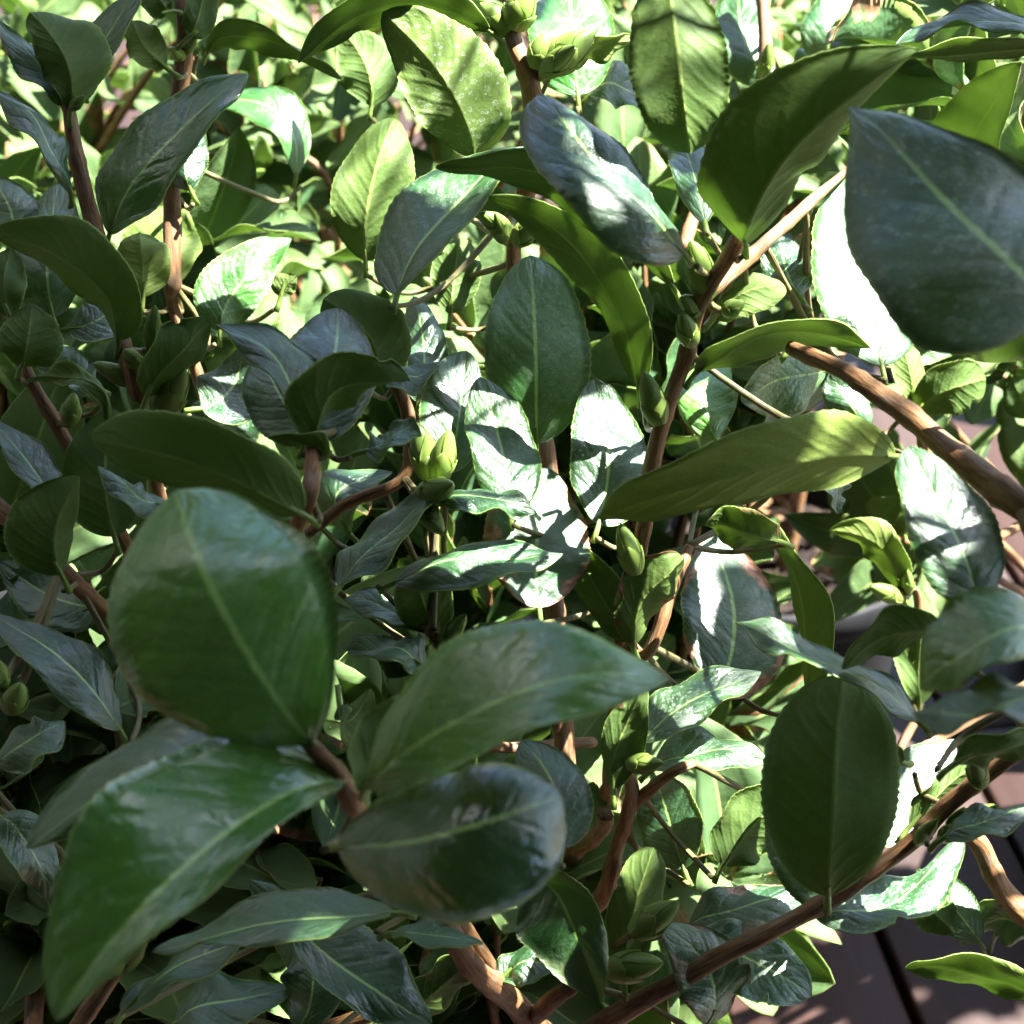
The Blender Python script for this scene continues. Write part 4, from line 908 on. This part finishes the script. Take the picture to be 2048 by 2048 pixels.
# unseen board walls added behind and left of the viewer to deepen the shade
def shade_wall(label, n, hgt, place):
    e = tag(bpy.data.objects.new('shade_wall', None), label, 'wall'); col.objects.link(e)
    me = bpy.data.meshes.new('board'); bm = bmesh.new(); bmesh.ops.create_cube(bm, size=1)
    for vv in bm.verts: vv.co = Vector((vv.co.x * .198, vv.co.y * .02, (vv.co.z + .5) * hgt))
    bmesh.ops.bevel(bm, geom=list(bm.edges), offset=.003, segments=1, affect='EDGES'); bm.to_mesh(me); bm.free(); me.materials.append(M_SHADE_WALL)
    for i in range(n): o = link('board', me, e); o.location = ((i - n / 2) * .2, (i % 2) * .004, 0)
    e.location, e.rotation_euler = place
    return e
hw = shade_wall('unseen dark board wall added to block sky light, with a deep eave behind the viewer', 34, 3.1, ((0, -.9, -.04), (0, 0, 0)))
bm = bmesh.new(); bmesh.ops.create_cube(bm, size=1)
for vv in bm.verts: vv.co = Vector((vv.co.x * 7.0, vv.co.y * 1.5 + .55, vv.co.z * .16 + 3.2 - .1 * vv.co.y))
eme = bpy.data.meshes.new('overhang'); bm.to_mesh(eme); bm.free(); link('overhang', eme, hw, [M_SHADE_WALL])  # unseen slab added overhead to cut light from the sky
shade_wall('tall unseen dark board wall added left of the camellias to block sky light', 36, 5.0, ((-1.5, 1.4, -.04), (0, 0, R(90))))

# ------------------------------------------------------------------ builders
def catmull(P, n):
    out = []
    for i in range(len(P) - 1):
        a, b, c, d = P[max(i - 1, 0)], P[i], P[i + 1], P[min(i + 2, len(P) - 1)]
        for q in range(n):
            t = q / n; out.append(.5 * ((2 * b) + (-a + c) * t + (2 * a - 5 * b + 4 * c - d) * t * t + (-a + 3 * b - 3 * c + d) * t ** 3))
    out.append(P[-1]); return out
def tube_mesh(name, pts, rad, sides=10, n=8, seed=0, mat=None):
    rg = random.Random(seed)
    P = catmull([Vector(p) for p in pts], n); rr = []
    for i in range(len(rad) - 1):
        for q in range(n): rr.append(rad[i] + (rad[i + 1] - rad[i]) * q / n)
    rr.append(rad[-1])
    verts, faces, uvs = [], [], []
    ref = Vector((.31, .17, .93)); L = 0.
    ph = [rg.uniform(0, 6.28) for _ in range(4)]
    for i, p in enumerate(P):
        t = (P[min(i + 1, len(P) - 1)] - P[max(i - 1, 0)]).normalized()
        if i: L += (p - P[i - 1]).length
        x = (ref - t * ref.dot(t)).normalized(); y = t.cross(x); ref = x
        node = 1 + .16 * max(0, math.sin(L * 260 + ph[0])) ** 6
        for s in range(sides):
            a = 6.28318 * s / sides
            r = rr[i] * node * (1 + .07 * math.sin(3 * a + ph[1] + L * 60) + .05 * math.sin(2 * a + ph[2] - L * 130) + .05 * math.sin(L * 190 + ph[3] + a))
            verts.append(p + (x * math.cos(a) + y * math.sin(a)) * r); uvs.append((s / sides, L))
    for i in range(len(P) - 1):
        for s in range(sides):
            a, b = i * sides + s, i * sides + (s + 1) % sides; faces.append((a, b, b + sides, a + sides))
    faces.append(tuple(range(sides - 1, -1, -1))); faces.append(tuple(len(verts) - sides + s for s in range(sides)))
    me = bpy.data.meshes.new(name); me.from_pydata(verts, [], faces)
    ul = me.uv_layers.new(name='UVMap')
    for lp in me.loops: ul.data[lp.index].uv = uvs[lp.vertex_index]
    for f in me.polygons: f.use_smooth = True
    if mat: me.materials.append(mat)
    return me
PROF = {'': (.66, .80), 'o': (.58, .62), 'r': (.60, .48), 'l': (.75, .95), 'b': (.5, .88), 'e': (.46, .36), 'w': (.5, 1.12)}
def leaf_mesh(p0, p1, p2, lv, rv, side, seed, cup=0., twist=0., prof='', ser=1., nu=66, half=5, teeth=22, pet=.007, wave=1., mats=None):
    """Closed thin blade: an upper and a lower sheet joined at the margin, a raised midrib below, a stalk.  side=+1: upper side along T x (R-L)."""
    rg = random.Random(seed); p, q = PROF[prof]
    p0, p1, p2, lv, rv = map(Vector, (p0, p1, p2, lv, rv))
    ctl = 2 * p1 - (p0 + p2) / 2
    um = p / (p + q); pk = um ** p * (1 - um) ** q
    W = (lv.length + rv.length) / 2; Ln = (p1 - p0).length + (p2 - p1).length
    vs_ = [0, .05] + [.05 + .95 * (i / (half - 1)) ** .85 for i in range(1, half)]
    vs_ = [-x for x in vs_[:0:-1]] + vs_
    nv = len(vs_); f1, f2, f3, f4 = (rg.uniform(0, 6.28) for _ in range(4)); wa = rg.uniform(.5, 1.2) * wave
    und = [(rg.uniform(-1, 1), rg.uniform(-1, 1)) for _ in range(3)]
    bite = (rg.uniform(.3, .85), rg.uniform(.018, .045), rg.uniform(.12, .34), rg.choice((-1, 1))) if rg.random() < .2 else None    # gnawed margin
    top, bot, uvs = [], [], []
    for i in range(nu + 1):
        u = i / nu
        c = p0 * (1 - u) ** 2 + ctl * 2 * u * (1 - u) + p2 * u * u
        t = ((ctl - p0) * (1 - u) + (p2 - ctl) * u).normalized()
        l = (lv - t * lv.dot(t)).normalized() * lv.length; r = (rv - t * rv.dot(t)).normalized() * rv.length
        if twist:
            qd = Quaternion(t, twist * (u - .35)); l.rotate(qd); r.rotate(qd)
        nrm = t.cross(r - l).normalized() * side
        w = (max(u, 1e-4) ** p * max(1 - u, 1e-4) ** q) / pk
        w = max(w, .012)
        tooth = ((u * teeth) % 1.0) ** 1.3 - .45
        fade = min(1, u * 5) * min(1, (1 - u) * 7 + .1)
        for v in vs_:
            a = abs(v); e = w * a
            if a > .99: e *= 1 + .040 * ser * tooth * fade
            if bite and v * bite[3] > 0: e *= 1 - bite[2] * a * a * math.exp(-((u - bite[0]) / bite[1]) ** 4)
            d = (l if v < 0 else r) * e
            qz = cup * W * w * a * a
            qz += wa * .0019 * a * a * fade * (math.sin(u * 9 + f1 + (2 if v > 0 else 0)) + .6 * math.sin(u * 17 + f2 - v * 2))
            qz += .0017 * wave * (und[0][0] * math.sin(u * 5 + f3) + und[1][0] * math.sin(u * 8.5 + v * 2.4 + f4)) * fade
            qz += .00022 * math.sin(6.28 * (u * 7.5 - a * 2.1) + f2 * .2) * a * (1 - a) * 3.2 * fade
            qz += .0004 * min(1., a / .12) - .0004
            pos = c + d + nrm * qz
            th = .00035
            if a < .04: th += .0009 * (1 - u) ** .7
            elif a < .06: th += .0005 * (1 - u) ** .7
            top.append(pos + nrm * .00012); bot.append(pos - nrm * th); uvs.append((u, v * .5 + .5))
    verts = top + bot; n = len(top); faces, mi = [], []
    for i in range(nu):
        for j in range(nv - 1):
            a = i * nv + j; f = (a, a + 1, a + nv + 1, a + nv)
            if side < 0: f = f[::-1]
            # orientation: verify below through side
            faces.append(f[::-1]); mi.append(0); faces.append(tuple(x + n for x in f)); mi.append(1)
    for i in range(nu):
        for j in (0, nv - 1):
            a, b = i * nv + j, (i + 1) * nv + j; faces.append((a, b, b + n, a + n)); mi.append(1)
    faces.append(tuple(range(nu * nv, nu * nv + nv)) + tuple(range(n + nu * nv + nv - 1, n + nu * nv - 1, -1))); mi.append(1)
    # stalk
    t0 = (ctl - p0).normalized(); l0 = (rv - t0 * rv.dot(t0)).normalized(); n0 = t0.cross(l0)
    base = len(verts); S = 6
    for i, s in enumerate((.22, .0, -.5, -1.)):
        rr = (.0006, .00105, .0011, .0013)[i]
        cc = p0 + t0 * (s * pet if s < 0 else s * .03) - (side * t0.cross((rv - lv).normalized())) * (.0004 + (.0009 if s > 0 else 0) + .0016 * s * s * (s < 0))
        for k in range(S):
            a = 6.28318 * k / S; verts.append(cc + l0 * math.cos(a) * rr + n0 * math.sin(a) * rr); uvs.append((0, .5))
    for i in range(3):
        for k in range(S):
            a, b = base + i * S + k, base + i * S + (k + 1) % S; faces.append((a, b, b + S, a + S)); mi.append(2)
    faces.append(tuple(base + 3 * S + k for k in range(S))); mi.append(2)
    me = bpy.data.meshes.new('leaf'); me.from_pydata([tuple(x) for x in verts], [], faces)
    ul = me.uv_layers.new(name='UVMap'); U = uvs[:n] + uvs[:n] + uvs[n:]
    flat = [0.] * (2 * len(me.loops))
    for k, lp in enumerate(me.loops): flat[2 * k], flat[2 * k + 1] = U[lp.vertex_index]
    ul.data.foreach_set('uv', flat)
    me.polygons.foreach_set('material_index', mi); me.polygons.foreach_set('use_smooth', [True] * len(faces))
    for m in (mats or LEAF_MATS): me.materials.append(m)
    return me

# bud: a core and overlapping scales (unit: length 1, along z)
def ovoid_r(z): return .5 * (max(0, math.sin(math.pi * min(1, z * .93 + .07) ** .8)) ** .62)
def bud_meshes():
    verts, faces = [], []; S, Nn = 12, 10
    for i in range(Nn + 1):
        z = i / Nn; r = ovoid_r(z) * .9
        for s in range(S): verts.append((r * math.cos(6.28318 * s / S), r * math.sin(6.28318 * s / S), z))
    for i in range(Nn):
        for s in range(S): a, b = i * S + s, i * S + (s + 1) % S; faces.append((a, b, b + S, a + S))
    core = bpy.data.meshes.new('bud'); core.from_pydata(verts, [], faces); core.materials.append(M_BUDC)
    sc_ = []
    for (h, span, lift) in ((.45, 2.6, .06), (.62, 2.4, .045), (.80, 2.2, .03), (1.03, 1.9, .015)):
        verts, faces = [], []; A, B = 8, 7
        for lay in (0, 1):
            for i in range(B + 1):
                t = i / B; z = t * h
                wdt = span * (1 - max(0, (t - .35) / .65) ** 2.2)
                for s in range(A + 1):
                    q = s / A - .5; a = q * wdt
                    r = ovoid_r(min(z, .985)) * .93 + lift * (1 if lay == 0 else .25) * (1.15 - .8 * abs(q)) * (.35 + t * .9)
                    verts.append((r * math.cos(a), r * math.sin(a), z))
        o = (A + 1) * (B + 1)
        for i in range(B):
            for s in range(A):
                a = i * (A + 1) + s; f = (a, a + 1, a + A + 2, a + A + 1); faces.append(f); faces.append(tuple(x + o for x in f[::-1]))
        rim = [i * (A + 1) for i in range(B + 1)] + [B * (A + 1) + s for s in range(1, A + 1)] + [i * (A + 1) + A for i in range(B - 1, -1, -1)]
        for a, b in zip(rim, rim[1:]): faces.append((b, a, a + o, b + o))
        me = bpy.data.meshes.new('bud_scale'); me.from_pydata(verts, [], faces); me.materials.append(M_BUD); sc_.append(me)
    for me in [core] + sc_:
        for f in me.polygons: f.use_smooth = True
    return core, sc_
BUD_CORE, BUD_SCALES = bud_meshes()
def bud(parent, base, tip, w, seed, scales=True):
    rg = random.Random(seed); base, tip = Vector(base), Vector(tip); ax = tip - base
    o = link('bud', BUD_CORE, parent); L = ax.length; w = min(w, L * .72)
    if L > .022: L = .022 + (L - .022) * .4
    o.matrix_local = Matrix.Translation(base) @ ax.to_track_quat('Z', 'Y').to_matrix().to_4x4() @ Matrix.Diagonal((w, w, L, 1))
    a0 = rg.uniform(0, 6)
    if not scales: return o
    for k, ang in enumerate((0, 3.2, 1.5, 4.6, .6, 3.7)):
        s = link('bud_scale', BUD_SCALES[(0, 0, 1, 1, 2, 3)[k]], o); s.rotation_euler = (0, 0, a0 + ang + rg.uniform(-.2, .2))
    return o

# ------------------------------------------------------------------ the shrubs
def u(t): return Vector(t) / 10000.
SHRUBS = {
 'C': ((.03, .80), 'camellia shrub in the middle, reaching towards the viewer with large dark glossy leaves'),
 'L': ((-.27, .86), 'shaded camellia shrub along the left edge with thin reddish brown stems'),
 'R': ((.72, .80), 'camellia at the right edge with a thick orange brown branch and big bluish leaf'),
 'E': ((.62, 1.25), 'small low camellia behind the thick branch, standing over the open deck'),
 'S': ((-.95, .95), 'unseen tall camellia added beyond the left edge to shade the front leaves'),
 'a': ((-.55, 1.45), 'blurred sunlit camellia behind the shaded stems at top left'),
 'b': ((-.15, 1.50), 'blurred bright camellia behind the middle stem, left of the fat buds'),
 'c': ((.25, 1.45), 'blurred camellia behind the drooping leaf right of the fat buds'),
 'd': ((.62, 1.55), 'blurred camellia behind the big bluish leaf at top right'),
 'e': ((-.75, 2.15), 'farthest blurred camellia in the top left corner'),
 'f': ((-.25, 2.15), 'farthest blurred camellia at the top edge left of centre'),
 'g': ((.25, 2.20), 'farthest blurred camellia at the top edge right of centre'),
 'h': ((.75, 2.20), 'farthest blurred camellia in the top right corner'),
}
POTL = {'C': 'black plastic pot under the middle camellia', 'L': 'black plastic pot under the shaded left camellia', 'R': 'black plastic pot of the right edge camellia',
 'S': 'unseen black plastic pot added left of the view under the shade camellia',
 'E': 'black plastic pot on the open deck behind the thick branch', 'a': 'black plastic pot under the blurred top left camellia', 'b': 'black plastic pot under the blurred middle camellia',
 'c': 'black plastic pot under the blurred camellia right of middle', 'd': 'black plastic pot under the blurred top right camellia', 'e': 'far black pot in the back row, leftmost', 'f': 'far black pot in the back row, second from left',
 'g': 'far black pot in the back row, second from right', 'h': 'far black pot in the back row, rightmost'}
def pot_meshes():
    prof = [(.0, .0), (.094, .0), (.098, .006), (.118, .195), (.118, .200), (.126, .202), (.128, .206), (.128, .228), (.125, .232), (.121, .230), (.119, .20), (.117, .185)]
    S = 48; v, f = [], []
    for r, z in prof:
        for s in range(S): v.append((r * math.cos(6.28318 * s / S), r * math.sin(6.28318 * s / S), z))
    for i in range(len(prof) - 1):
        for s in range(S): a, b = i * S + s, i * S + (s + 1) % S; f.append((a, b, b + S, a + S))
    me = bpy.data.meshes.new('pot'); me.from_pydata(v, [], f); me.materials.append(M_POT)
    for q in me.polygons: q.use_smooth = True
    rg = random.Random(1); v, f = [(0, 0, .2)], []; Nr = 12
    for i in range(1, Nr + 1):
        for s in range(S): r = .1165 * i / Nr; v.append((r * math.cos(6.28318 * s / S), r * math.sin(6.28318 * s / S), .198 + rg.uniform(-.004, .004) * (i < Nr)))
    for s in range(S): f.append((0, 1 + s, 1 + (s + 1) % S))
    for i in range(Nr - 1):
        for s in range(S): a, b = 1 + i * S + s, 1 + i * S + (s + 1) % S; f.append((a, a + S, b + S, b))
    so = bpy.data.meshes.new('soil'); so.from_pydata(v, [], f); so.materials.append(M_SOIL)
    return me, so
POT, SOIL = pot_meshes()
roots = {}
for key, ((x, y), lab) in SHRUBS.items():
    e = bpy.data.objects.new('camellia_shrub', None); col.objects.link(e); e.empty_display_size = .05
    tag(e, lab, 'shrub', 'potted camellias on the deck'); e.location = (x, y, .198); roots[key] = e
    po = tag(link('plant_pot', POT), POTL[key], 'pot', 'black nursery pots'); po.location = (x, y, .0002); po.rotation_euler = (0, 0, x * 7)
    link('soil', SOIL, po)
bpy.context.view_layer.update()
def put(o, key): o.parent = roots[key]; o.location = -roots[key].location       # parts are modelled in world metres

for i, (key, kind, pts) in enumerate(BRANCHES):
    P = [u(p[:3]) for p in pts]; rad = [p[3] / 10000. for p in pts]
    me = tube_mesh(kind, P, rad, 7 if kind == 'twig' else 12, 5 if kind == 'twig' else 10, i, M_TWIG if kind == 'twig' else M_BARK)
    o = link('trunk' if kind == 'trunk' else 'branch' if kind == 'branch' else 'twig', me); put(o, key)
for i, (key, side, a, b, c, l, r, op) in enumerate(LEAVES):
    me = leaf_mesh(u(a), u(b), u(c), u(l), u(r), side, i * 7 + 1, op.get('cup', 0.), op.get('tw', 0.), op.get('prof', ''), op.get('ser', 1.))
    o = link('leaf', me); put(o, key); o.color = (op.get('br', 0.), op.get('sp', .12), op.get('yl', 0.), op.get('gl', .5))
    if 'lab' in op: o['label'] = op['lab']
for i, (key, a, b, w) in enumerate(BUDS):
    e = roots[key]; o = bud(e, u(a) - e.location, u(b) - e.location, w / 10000., i)

# ---- further shoots: shared leaf blades set round a young stem
def variant(seed):
    rg = random.Random(seed); L = 1.; hw = rg.uniform(.21, .26); droop = rg.uniform(-.34, .10); fold = rg.uniform(-.02, .17)
    me = leaf_mesh((0, 0, 0), (0, .035, rg.uniform(.0, .006)), (rg.uniform(-.006, .006), .07, droop * .07), (-hw * .07, 0, fold * .07), (hw * .07, 0, fold * .07), 1, seed,
                   rg.uniform(-.45, .2), rg.uniform(-1., 1.), rg.choice(['', 'o', 'o', 'r', 'l']), 1., 30, 3, 15, .006, 1.3, LEAF_MATS2)
    n = sum((p.normal.z for p in me.polygons if p.material_index == 0), 0.)
    return me
VAR = [variant(500 + k) for k in range(24)]
rg = random.Random(11)
for si, (key, b, t, size) in enumerate(SHOOTS):
    B, T = u(b), u(t); ax = (T - B); Ls = ax.length; ax.normalize(); e = roots[key]; far = key in 'abcdefgh'
    ref = Vector((1, 0, 0)); x = (ref - ax * ref.dot(ax)).normalized(); y = ax.cross(x)
    # stem down to the trunk
    tr = Vector((e.location.x, e.location.y, max(.26, B.z - rg.uniform(.22, .34)))); mid = (B + tr) / 2 + Vector((0, 0, -.04)) + (B - tr) * .12
    if tr.z > B.z - .03: tr.z = B.z - .05
    me = tube_mesh('branch', [tr, mid, B, (B + T) / 2 + x * rg.uniform(-.004, .004), T], [.0045, .0035, .0024, .0019, .0012], 6, 4, si, M_BARK)
    put(link('branch', me), key)
    nl = rg.randint(7, 10); a0 = rg.uniform(0, 6.28)
    for k in range(nl):
        f = (k + .3) / nl; a = a0 + k * 2.4 + rg.uniform(-.3, .3)
        out = x * math.cos(a) + y * math.sin(a)
        el = R(rg.uniform(8, 40) + 32 * f)                                     # rises towards the tip of the shoot
        d = (out * math.cos(el) + ax * math.sin(el)).normalized()
        d = (d + Vector((0, 0, rg.uniform(-.25, .1)))).normalized()
        up = (ax - d * ax.dot(d)).normalized(); sdv = d.cross(up)
        rot = Matrix((sdv, d, up)).transposed().to_4x4()
        s = size / 100. * rg.uniform(.55, 1.18) * (.78 if k == nl - 1 else 1)
        o = link('leaf', VAR[rg.randrange(24)], e)
        pos = B + (T - B) * f + d * .005
        o.matrix_local = Matrix.Translation(pos - e.location) @ rot @ Matrix.Rotation(rg.uniform(-.45, .45), 4, 'Y') @ Matrix.Diagonal((s * rg.uniform(.9, 1.1), s, s, 1))
        o.color = (rg.random() ** 8, rg.random() ** 3 * .8, .15 * rg.random() ** 2, rg.uniform(.2, .9))
    if rg.random() < .7:
        q = T + ax * .012 + x * rg.uniform(-.003, .003); bud(e, T - e.location - ax * .001, q - e.location, rg.uniform(.005, .008), si, not far)
# ---- unseen spray added for shade: arching limbs, leaves set to cast dapples
C0 = Vector((-.95, .95, .2)); put(link('trunk', tube_mesh('trunk', [C0, C0 + Vector((.02, 0, .5)), C0 + Vector((.10, -.02, 1.0)), C0 + Vector((.25, -.03, 1.35))], [.012, .011, .009, .006], 12, 8, 5, M_BARK)), 'S')
can = sorted([u(q) for q in SHADE_SPRAY], key=lambda q: q.x)
es = roots['S']
for gi in range(0, len(can), 6):
    grp = can[gi:gi + 6]; cen = sum(grp, Vector()) / len(grp); st = C0 + Vector((.10, -.02, 1.0)) + Vector((rg.uniform(-.02, .1), 0, rg.uniform(-.2, .2)))
    hub = cen + Vector((-.03, 0, .05)); mid = (st + hub) / 2 + Vector((0, .03, .16))
    put(link('branch', tube_mesh('branch', [st, mid, hub], [.006, .004, .0022], 8, 8, gi, M_BARK)), 'S')
    for q in grp:
        put(link('twig', tube_mesh('twig', [hub, (hub + q) / 2 + Vector((0, 0, .012)), q], [.0022, .0018, .0012], 6, 5, gi, M_TWIG)), 'S')
        for k in range(3):
            a = rg.uniform(0, 6.28); nrm = (SUN_DIR + Vector((rg.uniform(-.4, .4), rg.uniform(-.4, .4), rg.uniform(-.2, .4)))).normalized()
            d0 = Vector((math.cos(a), math.sin(a), -.2)); d0 = (d0 - nrm * d0.dot(nrm)).normalized(); sdv = d0.cross(nrm)
            o = link('leaf', VAR[rg.randrange(24)], es); s = rg.uniform(.85, 1.1)
            o.matrix_local = Matrix.Translation(q - d0 * .03 - es.location + Vector((0, 0, .004 * k))) @ Matrix((sdv, d0, nrm)).transposed().to_4x4() @ Matrix.Diagonal((s, s, s, 1))
            o.color = (0, rg.random() * .5, .1, .5)
# a main stem for shrubs that only carry shoots
for key in 'abcdefgh':
    x, y = roots[key].location[:2]; P = [Vector((x, y, .19)), Vector((x + .01, y + .01, .34)), Vector((x - .01, y, .52))]
    put(link('trunk', tube_mesh('trunk', P, [.008, .007, .004], 10, 6, 99, M_BARK)), key)
